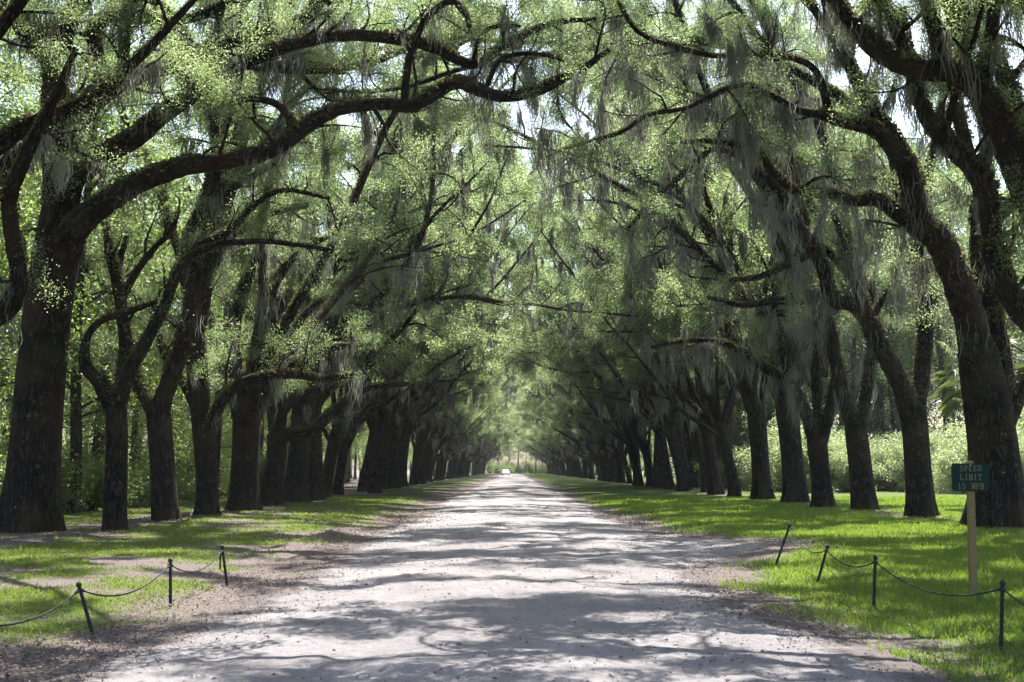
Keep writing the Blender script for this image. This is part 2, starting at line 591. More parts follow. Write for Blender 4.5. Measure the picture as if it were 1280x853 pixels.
gm = MB()
n = 900000
d = 9.0 + 62 * R0.random(n) ** 1.25
x = (R0.random(n) * 2 - 1) * (d * 0.42 + 1.5)
keep = ((x < edge_l(d) + 0.15) | (x > edge_r(d) - 0.15)) & (x > -17) & (x < 24)
x, d = x[keep], d[keep]
da = dirt_amount(x, d)
patch = fn(x, d, 1.6, 17)
keep = da + 0.25 * patch + R0.normal(0, 0.13, len(x)) < np.where(x < 0, 0.53, 0.55)
x, d = x[keep], d[keep]
h = R0.uniform(0.03, 0.085, len(x)) * (1 + 0.35 * fn(x, d, 0.8, 18)) * np.where(x < 0, 0.7, 1.0)
h *= np.where(R0.random(len(x)) < 0.02, 2.2, 1)
blades(gm, x, d, h, R0.uniform(0.006, 0.011, len(x)) * np.maximum(1, d / 14), R0, np.where(R0.random(len(x)) < np.where(x < 0, 0.22, 0.08), 0.0, np.clip(0.5 + 0.28 * fn(x, d, 0.5, 19) + R0.normal(0, 0.2, len(x)), 0.1, 1)))
tag(gm.build("grass", M['grass'], smooth=False), kind='stuff')

# ------------------------------------------------------------------ trees


def grow(p, d, L, r0, r1, rng, n=7, wig=0.22, target=None, pull=0.0, sag=0.0):
    """a sinuous branch polyline: x, y, z, radius"""
    d = np.asarray(d, float)
    d = d / np.linalg.norm(d)
    pts = [np.asarray(p, float)]
    dr = rng.normal(0, 1, 3)
    for i in range(n):
        t = (i + 1) / n
        dr = 0.55 * dr + rng.normal(0, 1, 3) * 0.8
        q = d + wig * dr
        if target is not None:
            q = q + pull * np.asarray(target) * t
        q[2] -= sag * t
        d = q / np.linalg.norm(q)
        pts.append(pts[-1] + d * L / n)
    pts = np.array(pts)
    rr = r0 + (r1 - r0) * np.linspace(0, 1, n + 1) ** 0.8
    return np.hstack([pts, rr[:, None]])


def at(path, t):
    p = path[:, :3]
    seg = np.linalg.norm(np.diff(p, axis=0), axis=1)
    c = np.concatenate([[0], np.cumsum(seg)])
    s = t * c[-1]
    i = min(np.searchsorted(c, s, side='right') - 1, len(seg) - 1)
    k = (s - c[i]) / (seg[i] + 1e-9)
    q = path[i] * (1 - k) + path[i + 1] * k
    return q[:3], (p[i + 1] - p[i]) / (seg[i] + 1e-9), q[3], c[-1]


def ramify(limb, rng, wood, leafp, mossp, t0=0.28, gap=0.9, len1=3.4, len2=1.4, gap2=0.5, up=0.35, leafy=0.6, wig=0.25, bare_p=0.28):
    """side branches and twigs of one limb; leaf and moss anchor points"""
    _, _, _, LL = at(limb, 0.5)
    s = t0 * LL
    while s < LL * 0.995:
        t = s / LL
        p, tg, r, _ = at(limb, t)
        s += gap * rng.uniform(0.6, 1.4)
        q = rng.normal(0, 1, 3)
        q -= tg * np.dot(q, tg)
        q /= np.linalg.norm(q)
        dd = tg * rng.uniform(0.2, 0.9) + q + np.array([0, 0, up])
        L1 = len1 * rng.uniform(0.45, 1.15) * (1 - 0.45 * t)
        b = grow(p, dd, L1, min(r * 0.6, 0.018 + 0.022 * L1), 0.012, rng, 6, wig, (0, 0, 1), 0.1)
        wood.append((b, 5))
        mossp.append((b, 1))
        bare = rng.random() < bare_p
        u = 0.25
        while u < 1.0:
            pp, t2, r2, _ = at(b, u)
            u += gap2 / L1 * rng.uniform(0.6, 1.4)
            dd = t2 * 0.6 + rng.normal(0, 0.7, 3) + np.array([0, 0, 0.15])
            tw = grow(pp, dd, len2 * rng.uniform(0.5, 1.2), max(0.008, r2 * 0.6), 0.004, rng, 4, 0.3)
            wood.append((tw, 3))
            mossp.append((tw, 2))
            if not bare and rng.random() < leafy:
                leafp.append(tw[1:, :3])
        if not bare:
            leafp.append(b[-2:, :3])
    p, tg, r, _ = at(limb, 0.999)
    leafp.append(limb[-2:, :3])


def leaf_mesh(leafp, rng, per, size, spread, mb=None, squash=0.7, zmin=None):
    mb = mb or MB()
    c = np.vstack(leafp)
    if zmin:
        c = c[c[:, 2] > zmin + 0.6 * np.sin(c[:, 1] * 0.9) + rng.normal(0, 0.5, len(c))]
    k = np.clip(rng.poisson(per, len(c)), 2, None)
    tone = np.clip(rng.normal(0.45, 0.27, len(c)), 0, 1)
    cc = np.repeat(c, k, 0)
    n = len(cc)
    o = rng.normal(0, spread, (n, 3)) * [1, 1, squash]
    cc = cc + o
    L = size * rng.uniform(0.65, 1.25, n)
    cards(mb, cc, L, L * rng.uniform(0.38, 0.55, n), rng.normal(0, 0.75, (n, 3)) + [0, 0, 0.75], rng.normal(0, 1, (n, 3)), np.clip(np.repeat(tone, k) + rng.normal(0, 0.13, n), 0, 1))
    return mb


def strands(mb, anchor, length, rng, width=0.016, seg=5):
    """hanging moss: narrow wavy ribbons, anchor (n,3), length (n,)"""
    n = len(anchor)
    yaw = rng.uniform(0, 3.14, n)
    b = np.stack([np.cos(yaw), np.sin(yaw), np.zeros(n)], -1)
    w = width * rng.uniform(0.6, 1.5, n)
    ph = rng.uniform(0, 6.28, (n, 2))
    rows = []
    t = np.linspace(0, 1, seg)
    amp = 0.02 + 0.05 * length
    for i, tt in enumerate(t):
        off = np.stack([np.sin(ph[:, 0] + tt * 7) * amp, np.sin(ph[:, 1] + tt * 4.3) * amp, -tt * length], -1)
        c = anchor + off * [min(1, tt * 3), min(1, tt * 3), 1]
        ww = (w * (0.5 + 1.0 * math.sin(math.pi * min(1, 0.15 + tt * 0.75))) * (1 - tt ** 3 * 0.9))[:, None]
        rows += [c - b * ww * 0.5, c + b * ww * 0.5]
    v = np.stack(rows, 1)
    k = np.arange(n)[:, None, None] * (2 * seg)
    f = np.array([[2 * i, 2 * i + 1, 2 * i + 3, 2 * i + 2] for i in range(seg - 1)])
    mb.add(v, (k + f[None]).reshape(-1, 4), tone=np.repeat(np.clip(rng.normal(0.5, 0.25, n), 0, 1), 2 * seg))


def moss_mesh(limbs, mossp, rng, dens=1.0, lmax=1.5, width=0.016, zmin=3.2):
    mb = MB()
    src = [(l, 0.8) for l in limbs] + [(b, 1.1) for b, k in mossp if k == 1]
    for path, wgt in src:
        _, _, _, LL = at(path, 0.5)
        k = rng.poisson(LL * 0.75 * dens * wgt)
        for _ in range(k):
            t = rng.uniform(0.15, 1.0)
            p, tg, r, _ = at(path, t)
            if p[2] < zmin:
                continue
            n = int(rng.integers(14, 56))
            ls = min(lmax, p[2] - 2.6) * (0.2 + 0.8 * rng.random() ** 1.6)
            run = rng.normal(0, 1, n) * rng.uniform(0.06, 0.2)
            a = p + tg * run[:, None] + rng.normal(0, 1, (n, 3)) * [0.05 + r * 0.5, 0.05 + r * 0.5, 0.0]
            a[:, 2] -= r * 0.4
            l = ls * np.exp(-(run / 0.22) ** 2) * rng.uniform(0.3, 1.15, n) + 0.10
            strands(mb, a, l, rng, width)
    return mb


def fern_mesh(limbs, rng, dens=90, size=0.085):
    mb = MB()
    for path in limbs:
        _, _, _, LL = at(path, 0.5)
        n = int(LL * dens)
        if n < 3:
            continue
        t = rng.uniform(0.02, 0.97, n)
        # patchy cover
        keep = np.sin(t * LL * 1.7 + rng.uniform(0, 6)) + np.sin(t * LL * 4.1) * 0.6 + rng.normal(0, 0.5, n) > -0.4
        t = t[keep]
        i = np.clip((t * (len(path) - 1)).astype(int), 0, len(path) - 2)
        k = (t * (len(path) - 1) - i)[:, None]
        q = path[i] * (1 - k) + path[i + 1] * k
        tg = path[i + 1, :3] - path[i, :3]
        tg /= np.linalg.norm(tg, axis=1)[:, None] + 1e-9
        up = np.array([0, 0, 1.0]) - tg * tg[:, 2:3]
        un = np.linalg.norm(up, axis=1)[:, None]
        up = up / (un + 1e-6)
        sd = np.cross(tg, up)
        a = rng.normal(0, 0.75, len(t))[:, None]
        nr = up * np.cos(a) + sd * np.sin(a)
        c = q[:, :3] + nr * (q[:, 3:4] * 0.97 + 0.012)
        L = size * rng.uniform(0.5, 1.5, len(t)) * np.clip(q[:, 3] / 0.14, 0.45, 1.3)
        cards(mb, c + nr * L[:, None] * 0.35, L, L * 0.5, rng.normal(0, 1, (len(t), 3)), nr + rng.normal(0, 0.45, nr.shape), rng.random(len(t)))
    return mb


def build_tree(name, trunk, limbs, wood, leafp, mossp, rng, loc, per=40, lsize=0.11, spread=0.34, moss=1.0, mossl=1.5,
               mossw=0.016, fern=0, sides=14, bark='bark', leaf='leaf', crown=True, zmin=None):
    """Empty > trunk, limb ..., crown, spanish_moss, fern; paths are world coordinates, loc the base"""
    loc = np.asarray(loc, float)
    root = empty(name, loc)
    sh = np.array([*loc, 0])
    T = [trunk - sh]
    m = MB()
    m.tube(T[0][:, :3], T[0][:, 3], sides * 2, 0.02 if sides > 16 else 0.03, rng, True, rng.uniform(0, 6))
    kids = [m.build("trunk", M[bark], root)]
    Ls = []
    for i, l in enumerate(limbs):
        m = MB()
        q = l - sh
        Ls.append(q)
        m.tube(q[:, :3], q[:, 3], max(7, sides - 4), 0.07, rng)
        for b, s in wood[i]:
            b = b - sh
            m.tube(b[:, :3], b[:, 3], s, 0.0, None, False)
        kids.append(m.build("limb", M[bark], root))
    if crown and leafp:
        kids.append(leaf_mesh([p - loc for p in leafp], rng, per, lsize, spread, None, 0.7, zmin).build("crown", M[leaf], root, False))
    if moss > 0:
        mb = moss_mesh(Ls, [(b - sh, k) for b, k in mossp], rng, moss, mossl, mossw)
        if mb.n:
            kids.append(mb.build("spanish_moss", M['moss'], root))
    if fern:
        mb = fern_mesh(Ls, rng, fern)
        if mb.n:
            kids.append(mb.build("fern", M['fern'], root, False))
    return root, kids


def oak_paths(rng, s, base=(0, 0, 0), r=0.42, fork=3.0, lean=0.10, n_road=3, n_back=2, height=1.0, ll=12.5, rise=1.0, bare=0.5, leafy=0.6):
    """a live oak whose road side faces s (+1: road at +x)"""
    base = np.asarray(base, float)
    tr = [[0, 0, -0.15, r * 1.12], [0.02 * s, 0, 0.5, r * 1.02], [lean * s * fork * 0.4, rng.normal(0, 0.06), fork * 0.5, r * 0.93],
          [lean * s * fork, rng.normal(0, 0.1), fork, r * 0.98], [lean * s * fork * 1.15, rng.normal(0, 0.1), fork + 0.35, r * 0.75]]
    trunk = smooth_path(tr, 5)
    trunk[:, :3] += base
    top = trunk[-6, :3]
    limbs, wood, leafp, mossp = [], [], [], []
    spec = []
    for i in range(n_road):                                          # low arching limbs over the road
        az = (i - (n_road - 1) / 2) * (0.75 if n_road < 4 else 0.45) + rng.normal(0, 0.15)
        spec.append((az if s > 0 else math.pi - az, rng.uniform(40, 60) * rise, ll * rng.uniform(0.85, 1.05), 0.02, 0.16))
    for i in range(3):                                               # high limbs that close the vault
        az = (i - 1) * 0.6 + rng.normal(0, 0.15)
        spec.append((az if s > 0 else math.pi - az, rng.uniform(58, 72), ll * rng.uniform(1.05, 1.3) * height, 0.25, 0.11))
    for i in range(n_back):
        az = math.pi + (i - (n_back - 1) / 2) * 1.2 + rng.normal(0, 0.25)
        spec.append((az if s > 0 else math.pi - az, rng.uniform(50, 72), ll * rng.uniform(0.5, 0.8), 0.2, 0.15))
    spec.append((rng.uniform(0, 6.28), 84, ll * 1.15 * height, 0.5, 0.1))
    for az, el, L, upb, pull in spec:
        e = math.radians(el)
        d0 = np.array([math.cos(az) * math.cos(e), math.sin(az) * math.cos(e), math.sin(e)])
        out = np.array([math.cos(az), math.sin(az), 0.28 + upb])
        for _ in range(12):
            l = grow(top + d0 * 0.05 - np.array([0, 0, rng.uniform(0, 0.5)]), d0, L, r * rng.uniform(0.36, 0.6), 0.035, rng, 11, 0.18 if el < 57 else 0.13, out, pull, 0.0)
            if np.all(np.diff(l[:, 2]) > -0.25) and l[-1, 2] - base[2] > 7.0:
                break
        l = smooth_path(l, 3)
        w, lp, mp = [], [], []
        ramify(l, rng, w, lp, mp, 0.25, 0.85, 3.6, 1.5, 0.42, bare_p=bare if el > 57 else 0.2, leafy=leafy)
        limbs.append(l)
        wood.append(w)
        leafp += lp
        mossp += mp
    return trunk, limbs, wood, leafp, mossp


# ---- near oaks, each with its own trunk and limbs as they stand in the photograph
def hero(label, d, trunk, limbs, seed, dens=(0.30, 0.9, 2.6, 1.2), per=170, lsize=0.052, moss=1.0, mossl=1.4, fern=300, extra=(), cat='tree', group=None, leafy=0.6, bare_p=0.28):
    """trunk and limbs: rows of photo x, y, width; each limb with its own end distance"""
    rng = np.random.default_rng(seed)

    def path(rows, d0, d1, per_=5):
        n = len(rows)
        q = []
        for i, (x, y, w) in enumerate(rows):
            dd = d0 + (d1 - d0) * (i / max(1, n - 1)) ** 0.9
            q.append([*P(x, y, dd), 0.5 * w * dd / F])
        q = smooth_path(np.array(q), per_)
        q[:, 3] = np.maximum(q[:, 3], 0.012)
        wob = rng.normal(0, 1, (len(q), 3)) * (0.05 * q[:, 3:4] if len(rows) > 6 else 0.0 * q[:, 3:4])
        wob[0] = 0
        q[:, :3] += wob
        return q

    tr = path(trunk, d, d)
    base = tr[0, :3].copy()
    base[2] = float(hgt(base[0], base[1]))
    tr[:, 2] += base[2] - tr[0, 2] - 0.1
    L, Wd, lp, mp = [], [], [], []
    for rows, d1 in limbs:
        d0 = d
        if L and rows[0][2] < 20:                                    # an offshoot starts on the limb it leaves
            best = (1e9, d)
            for o in L:
                u = o[:, :3] - [0, 0, CAMH]
                dep = u[:, 1] * math.cos(TH) + u[:, 2] * math.sin(TH)
                ex = W / 2 + F * u[:, 0] / dep - rows[0][0]
                ey = H / 2 - F * (u[:, 2] * math.cos(TH) - u[:, 1] * math.sin(TH)) / dep - rows[0][1]
                j = int(np.argmin(ex * ex + ey * ey))
                best = min(best, (float((ex * ex + ey * ey)[j]), float(o[j, 1])))
            if best[0] < 30 ** 2:
                d0 = best[1]
        q = path(rows, d0, d1)
        w, a, b = [], [], []
        ramify(q, rng, w, a, b, *dens[:4], leafy=leafy, bare_p=bare_p)
        L.append(q)
        Wd.append(w)
        lp += a
        mp += b
    for p0, dr, ln, r0, drift in [(e[0], e[1], e[2] * 1.35, e[3], e[4] if len(e) > 4 else 0.25) for e in extra]:                                   # upper limbs that leave the top of the frame
        p0 = np.array(P(*p0, d))
        q = smooth_path(grow(p0, dr, ln, r0, 0.04, rng, 11, 0.13, (drift * np.sign(dr[0]), 0, 0.1), 0.08), 3)
        w, a, b = [], [], []
        ramify(q, rng, w, a, b, 0.3, 0.75, 3.6, 1.5, 0.42)
        L.append(q)
        Wd.append(w)
        lp += a + a
        mp += b
    root, kids = build_tree("live_oak", tr, L, Wd, lp, mp, rng, base, per, lsize, 0.19, moss, mossl, 0.014, fern, 22)
    tag(root, label, cat, group)
    return root


GL, GR = "live oaks lining the left side of the road", "live oaks lining the right side of the road"

hero("live oak mostly outside the left edge, limbs reaching in beside the thickest trunk", 26.5,
     [(-75, 690, 74), (-76, 600, 64), (-78, 500, 60), (-74, 400, 56), (-70, 330, 54)],
     [([(-74, 400, 44), (-45, 395, 34), (-15, 398, 30), (10, 384, 26), (24, 352, 22), (16, 300, 20), (12, 250, 19), (28, 208, 17), (46, 168, 15), (70, 120, 12), (95, 60, 8)], 25.5),
      ([(-70, 330, 40), (-45, 250, 30), (-25, 205, 26), (0, 182, 23), (34, 157, 21), (88, 137, 18), (130, 112, 15), (180, 66, 12), (222, 22, 9), (262, -20, 6)], 26.5)],
     101, extra=[((-72, 335), (0.12, -0.1, 1.1), 13, 0.28, 1.4), ((-70, 340), (0.1, 0.25, 1.0), 15, 0.28, 1.6), ((-75, 360), (-0.5, 0.2, 1.0), 10, 0.26), ((-72, 350), (0.1, -0.3, 1.0), 15, 0.26, 1.9), ((-70, 345), (0.05, 0.05, 1.0), 16, 0.28, 2.4)], group=GL, leafy=0.2)

hero("thickest left oak, furrowed trunk, one long limb arching over the road", 31.6,
     [(36, 672, 76), (41, 600, 64), (48, 500, 60), (58, 400, 58), (70, 320, 57), (78, 262, 50)],
     [([(72, 330, 46), (96, 284, 38), (128, 257, 29), (170, 230, 25), (215, 213, 23), (260, 204, 21), (310, 197, 20), (350, 183, 20), (390, 154, 19), (430, 135, 17), (480, 130, 16), (515, 132, 16), (545, 117, 16), (570, 104, 15), (600, 114, 15), (630, 121, 14), (665, 116, 13), (695, 103, 12), (730, 85, 9), (762, 62, 6)], 27.5),
      ([(76, 280, 38), (92, 228, 29), (130, 196, 25), (170, 172, 24), (205, 143, 22), (240, 118, 22), (280, 92, 20), (330, 68, 18), (390, 50, 17), (430, 44, 16), (480, 47, 15), (520, 52, 15), (555, 65, 14), (592, 81, 12), (625, 60, 10), (660, 42, 9), (700, 28, 7), (745, 24, 5)], 29.0),
      ([(72, 215, 28), (96, 155, 25), (130, 119, 23), (165, 95, 22), (210, 82, 18), (250, 65, 17), (290, 54, 15), (340, 41, 14), (375, 27, 12), (405, 0, 10), (430, -35, 8)], 33.5),
      ([(78, 290, 46), (74, 210, 38), (69, 150, 36), (72, 100, 32), (82, 40, 26), (98, 0, 21), (112, -50, 16)], 32.5),
      ([(70, 95, 18), (54, 72, 17), (35, 52, 15), (15, 22, 13), (0, -12, 10)], 31.0),
      ([(128, 122, 17), (122, 70, 17), (116, 44, 16), (132, 24, 16), (170, 23, 15), (218, 25, 14), (258, 17, 12), (292, -4, 9)], 33.0),
      ([(152, 102, 14), (156, 55, 14), (161, 0, 12), (166, -50, 9)], 32.5),
      ([(505, 130, 10), (508, 95, 9), (515, 62, 8), (530, 28, 9), (552, 6, 9), (570, 3, 8), (582, 18, 7), (588, 40, 5)], 28.0),
      ([(362, 172, 11), (362, 148, 11), (345, 130, 10), (318, 124, 8), (285, 128, 7), (258, 130, 4)], 30.0),
      ([(590, 84, 6), (600, 45, 6), (625, 32, 6), (650, 33, 4)], 28.5),
      ([(608, 108, 6), (625, 76, 7), (655, 67, 6), (685, 70, 5), (705, 76, 4)], 28.0)],
     102, group=GL, moss=0.7, extra=[((100, 0), (0.6, 0.1, 1.1), 11, 0.22, 1.0), ((80, 60), (-0.8, 0.3, 0.9), 9, 0.22), ((410, 5), (0.8, 0.1, 1.0), 9, 0.13), ((165, 0), (0.6, -0.4, 1.1), 10, 0.16, 1.2), ((100, 10), (0.3, 0.5, 1.1), 11, 0.2, 1.2)])

hero("slim live oak right of the thickest left trunk with a long thin pale limb", 31.8,
     [(143, 671, 31), (145, 600, 28), (146, 545, 27), (144, 500, 26)],
     [([(146, 515, 23), (160, 470, 17), (180, 432, 15), (205, 385, 14), (220, 345, 13), (232, 325, 10), (255, 312, 9), (285, 304, 8), (330, 302, 7), (370, 306, 6), (415, 313, 5)], 30.5),
      ([(143, 515, 20), (124, 480, 18), (107, 456, 16), (108, 425, 10), (125, 402, 9), (160, 390, 8), (196, 377, 6)], 31.0),
      ([(222, 340, 11), (252, 307, 10), (289, 287, 9), (312, 262, 8), (335, 245, 7), (360, 238, 6), (412, 248, 5)], 30.5),
      ([(150, 500, 16), (157, 440, 15), (154, 400, 15), (147, 360, 14), (136, 310, 12), (133, 280, 9)], 33.0),
      ([(154, 370, 9), (172, 338, 9), (195, 308, 8), (213, 290, 8), (224, 262, 5)], 32.5)],
     103, dens=(0.4, 0.8, 1.8, 0.9), group=GL, per=30, moss=0)

hero("live oak forking low into two curved limbs, third trunk along the left row", 37.6,
     [(207, 658, 35), (204, 600, 31), (200, 545, 30), (197, 508, 30)],
     [([(198, 520, 27), (210, 480, 23), (222, 450, 21), (232, 420, 20), (240, 380, 20), (246, 330, 16), (262, 280, 12), (292, 235, 9), (345, 205, 7)], 36.5),
      ([(196, 518, 22), (180, 493, 17), (168, 470, 15), (165, 440, 13), (152, 400, 12), (148, 340, 9), (160, 290, 6)], 38.5)],
     104, group=GL, extra=[((262, 280), (0.6, -0.1, 1.0), 10, 0.14, .5), ((240, 380), (0.2, 0.3, 1.0), 13, 0.18, .6), ((242, 390), (0.3, -0.2, 1.1), 14, 0.18, .9), ((242, 390), (0.55, 0.1, 1.0), 17, 0.18, .5)])

hero("live oak with straight reddish trunk and low limb arching right across its neighbour", 42.0,
     [(259, 650, 29), (258, 600, 26), (254, 540, 27), (248, 480, 27), (244, 430, 27), (242, 395, 26)],
     [([(243, 405, 22), (233, 340, 17), (240, 285, 13), (272, 232, 9), (320, 200, 6)], 41.5),
      ([(246, 415, 21), (262, 345, 17), (282, 302, 13), (322, 272, 10), (385, 256, 7)], 40.5),
      ([(257, 552, 15), (266, 525, 14), (282, 498, 14), (306, 477, 13), (340, 470, 12), (370, 468, 11), (402, 474, 9), (442, 468, 7)], 40.5),
      ([(253, 525, 16), (236, 490, 13), (222, 465, 12), (205, 440, 10), (195, 400, 7)], 43.5)],
     105, group=GL, extra=[((244, 400), (0.5, 0.2, 1.0), 13, 0.2, .6), ((244, 400), (-0.5, 0.2, 1.0), 10, 0.2), ((244, 400), (0.2, -0.2, 1.1), 15, 0.2, 1.0)])

hero("broad live oak fanning into several upright stems, fifth along the left row", 45.7,
     [(304, 645, 40), (306, 590, 35), (308, 540, 35), (308, 505, 36)],
     [([(304, 522, 27), (295, 470, 22), (290, 430, 20), (295, 390, 18), (310, 350, 14), (332, 300, 10), (370, 262, 7)], 45.0),
      ([(310, 520, 23), (319, 460, 19), (326, 410, 17), (341, 360, 13), (372, 318, 9), (420, 290, 6)], 44.0),
      ([(313, 530, 20), (335, 487, 17), (364, 461, 13), (391, 446, 12), (420, 434, 9), (465, 430, 6)], 43.5),
      ([(304, 520, 18), (284, 478, 14), (272, 440, 12), (262, 390, 9)], 47.5)],
     106, group=GL, extra=[((308, 500), (0.7, 0.2, 1.0), 14, 0.2, .5), ((304, 500), (-0.2, 0.3, 1.1), 12, 0.2), ((308, 500), (0.25, -0.1, 1.1), 16, 0.2, 1.0), ((308, 500), (0.45, 0.15, 1.0), 18, 0.2, .5)])

hero("leaning live oak with a dipping then rising limb, sixth along the left row", 53.0,
     [(339, 637, 28), (342, 600, 26), (346, 570, 25), (346, 545, 25)],
     [([(347, 556, 17), (362, 542, 15), (386, 540, 13), (410, 522, 13), (435, 500, 11), (466, 485, 8), (512, 480, 6)], 50.5),
      ([(347, 552, 17), (354, 500, 14), (362, 450, 12), (377, 400, 9), (412, 366, 7)], 52.0),
      ([(345, 552, 15), (338, 500, 12), (333, 450, 10), (342, 400, 7)], 54.0)],
     107, group=GL, per=34, extra=[((350, 520), (0.8, 0.1, 1.0), 14, 0.18, .4), ((350, 520), (0.3, -0.4, 1.2), 15, 0.18, .8), ((348, 530), (0.2, 0.2, 1.2), 16, 0.18, .9), ((348, 530), (0.42, 0.1, 1.0), 17, 0.18, .6)])

hero("live oak mostly outside the right edge, heavy limbs reaching in at the top right", 27.0,
     [(1392, 688, 78), (1388, 620, 66), (1378, 540, 60), (1368, 470, 56), (1360, 420, 52)],
     [([(1362, 430, 40), (1325, 325, 37), (1286, 252, 34), (1262, 182, 33), (1236, 127, 31), (1195, 93, 29), (1146, 86, 27), (1105, 70, 25), (1072, 38, 22), (1046, 4, 18), (1020, -35, 13)], 26.0),
      ([(1366, 520, 36), (1325, 438, 32), (1282, 398, 28), (1252, 350, 26), (1241, 300, 26), (1234, 245, 27), (1216, 211, 26), (1178, 174, 23), (1152, 132, 20), (1141, 99, 16), (1132, 55, 12), (1128, 10, 9)], 27.5),
      ([(1140, 82, 18), (1118, 32, 16), (1101, -12, 14), (1085, -60, 10)], 25.5),
      ([(1180, 86, 19), (1166, 30, 18), (1155, -15, 16), (1150, -60, 12)], 26.0),
      ([(1230, 116, 18), (1239, 45, 17), (1245, -10, 15), (1255, -60, 11)], 26.5),
      ([(1182, 172, 9), (1190, 132, 9), (1205, 85, 8), (1220, 40, 7), (1230, -5, 6)], 26.0)],
     201, group=GR, moss=1.4, extra=[((1362, 425), (-0.12, 0.25, 1.1), 15, 0.28, 1.4), ((1365, 430), (0.5, 0.1, 1.0), 10, 0.26), ((1362, 425), (-0.1, -0.3, 1.1), 15, 0.26, 1.9), ((1362, 430), (-0.05, 0.05, 1.0), 16, 0.28, 2.4)])

hero("thick dark live oak behind the green sign, big limb curving up left", 32.8,
     [(1246, 668, 72), (1245, 600, 62), (1239, 540, 58), (1230, 485, 54), (1222, 440, 48)],
     [([(1232, 492, 50), (1213, 410, 42), (1197, 352, 38), (1176, 307, 35), (1152, 280, 31), (1141, 245, 28), (1132, 207, 26), (1110, 167, 20), (1088, 136, 17), (1070, 100, 15), (1050, 60, 13), (1036, 20, 12), (1025, -25, 9)], 31.0),
      ([(1243, 545, 36), (1251, 470, 29), (1242, 400, 26), (1226, 340, 22), (1222, 300, 19), (1225, 240, 15), (1236, 160, 11), (1250, 90, 7)], 34.0),
      ([(1248, 548, 27), (1268, 507, 21), (1288, 468, 18), (1330, 415, 13)], 33.5),
      ([(1130, 212, 19), (1105, 172, 19), (1085, 160, 18), (1050, 152, 15), (1025, 143, 13), (1000, 138, 10), (965, 120, 8), (930, 106, 7), (890, 120, 7), (855, 136, 6), (809, 144, 6), (775, 166, 5), (721, 181, 4), (686, 195, 3)], 28.5),
      ([(1148, 290, 19), (1120, 266, 18), (1095, 250, 17), (1067, 251, 15), (1040, 242, 14), (1010, 241, 13), (993, 238, 12), (962, 211, 11), (945, 187, 9), (891, 177, 7), (850, 178, 5)], 30.0),
      ([(1040, 150, 12), (1020, 90, 9), (985, 72, 8), (940, 66, 8), (900, 70, 7), (855, 62, 7), (799, 41, 6), (772, 2, 5)], 29.0),
      ([(1046, 62, 8), (1052, 20, 7), (1060, -20, 5)], 31.0)],
     202, group=GR, moss=1.9, mossl=2.2, extra=[((1230, 250), (-0.3, 0.2, 1.0), 12, 0.2), ((1225, 300), (0.7, 0.3, 1.0), 10, 0.2), ((1110, 165), (-0.7, 0.3, 0.9), 13, 0.14), ((1050, 60), (-0.5, 0.4, 0.8), 11, 0.12, .4), ((1060, 80), (0.1, 0.5, 1.0), 9, 0.12)])

hero("live oak with a clean V fork and stout right stem, left of the sign", 40.6,
     [(1152, 653, 38), (1148, 600, 33), (1144, 545, 32), (1141, 512, 32)],
     [([(1139, 522, 27), (1126, 482, 23), (1104, 442, 22), (1086, 402, 21), (1065, 381, 18), (1040, 374, 17), (1028, 337, 16), (1015, 306, 15), (996, 280, 14), (979, 246, 12), (955, 219, 11), (925, 196, 9), (893, 186, 8), (868, 205, 7), (845, 226, 6), (815, 252, 5), (783, 287, 4)], 36.5),
      ([(1144, 522, 25), (1153, 462, 21), (1157, 415, 20), (1158, 375, 20), (1150, 340, 18), (1144, 305, 16), (1148, 250, 12), (1165, 190, 8)], 41.5),
      ([(1082, 399, 16), (1070, 350, 14), (1062, 320, 12), (1048, 280, 9), (1026, 250, 6)], 39.0),
      ([(1092, 395, 9), (1108, 365, 8), (1122, 345, 8), (1131, 312, 7), (1135, 280, 4)], 40.0)],
     203, group=GR, moss=1.8, mossl=2.0, extra=[((1146, 320), (0.1, 0.2, 1.0), 10, 0.16), ((1030, 340), (-0.5, 0.3, 1.0), 12, 0.15, .4), ((1070, 350), (-0.3, -0.1, 1.1), 14, 0.16, .8), ((1070, 350), (-0.5, 0.2, 1.0), 17, 0.16, .4), ((1020, 320), (-0.8, 0.3, 0.9), 12, 0.14, .2), ((1146, 330), (-0.12, 0.1, 1.1), 13, 0.16), ((1148, 320), (0.3, 0.1, 1.1), 12, 0.14)])

hero("live oak with two narrow upright stems, second trunk left of the green sign", 46.5,
     [(1081, 643, 33), (1076, 590, 29), (1071, 548, 28), (1069, 524, 28)],
     [([(1067, 534, 21), (1053, 490, 17), (1043, 440, 16), (1036, 400, 15), (1030, 352, 12), (1015, 322, 10), (985, 331, 9), (950, 346, 8), (912, 350, 6)], 43.5),
      ([(1073, 532, 17), (1083, 490, 14), (1090, 445, 12), (1087, 400, 10), (1092, 345, 7)], 47.5),
      ([(1036, 405, 12), (1010, 385, 10), (975, 376, 9), (930, 382, 7), (885, 372, 5)], 43.0)],
     204, group=GR, moss=1.9, mossl=2.0, extra=[((1040, 420), (-0.5, 0.2, 1.0), 14, 0.18, .5), ((1085, 420), (0.3, 0.3, 1.0), 11, 0.16), ((1038, 430), (-0.3, -0.1, 1.1), 16, 0.18, .9), ((1038, 430), (-0.5, 0.2, 1.0), 17, 0.18, .5), ((1086, 420), (-0.05, 0.1, 1.1), 14, 0.16)])

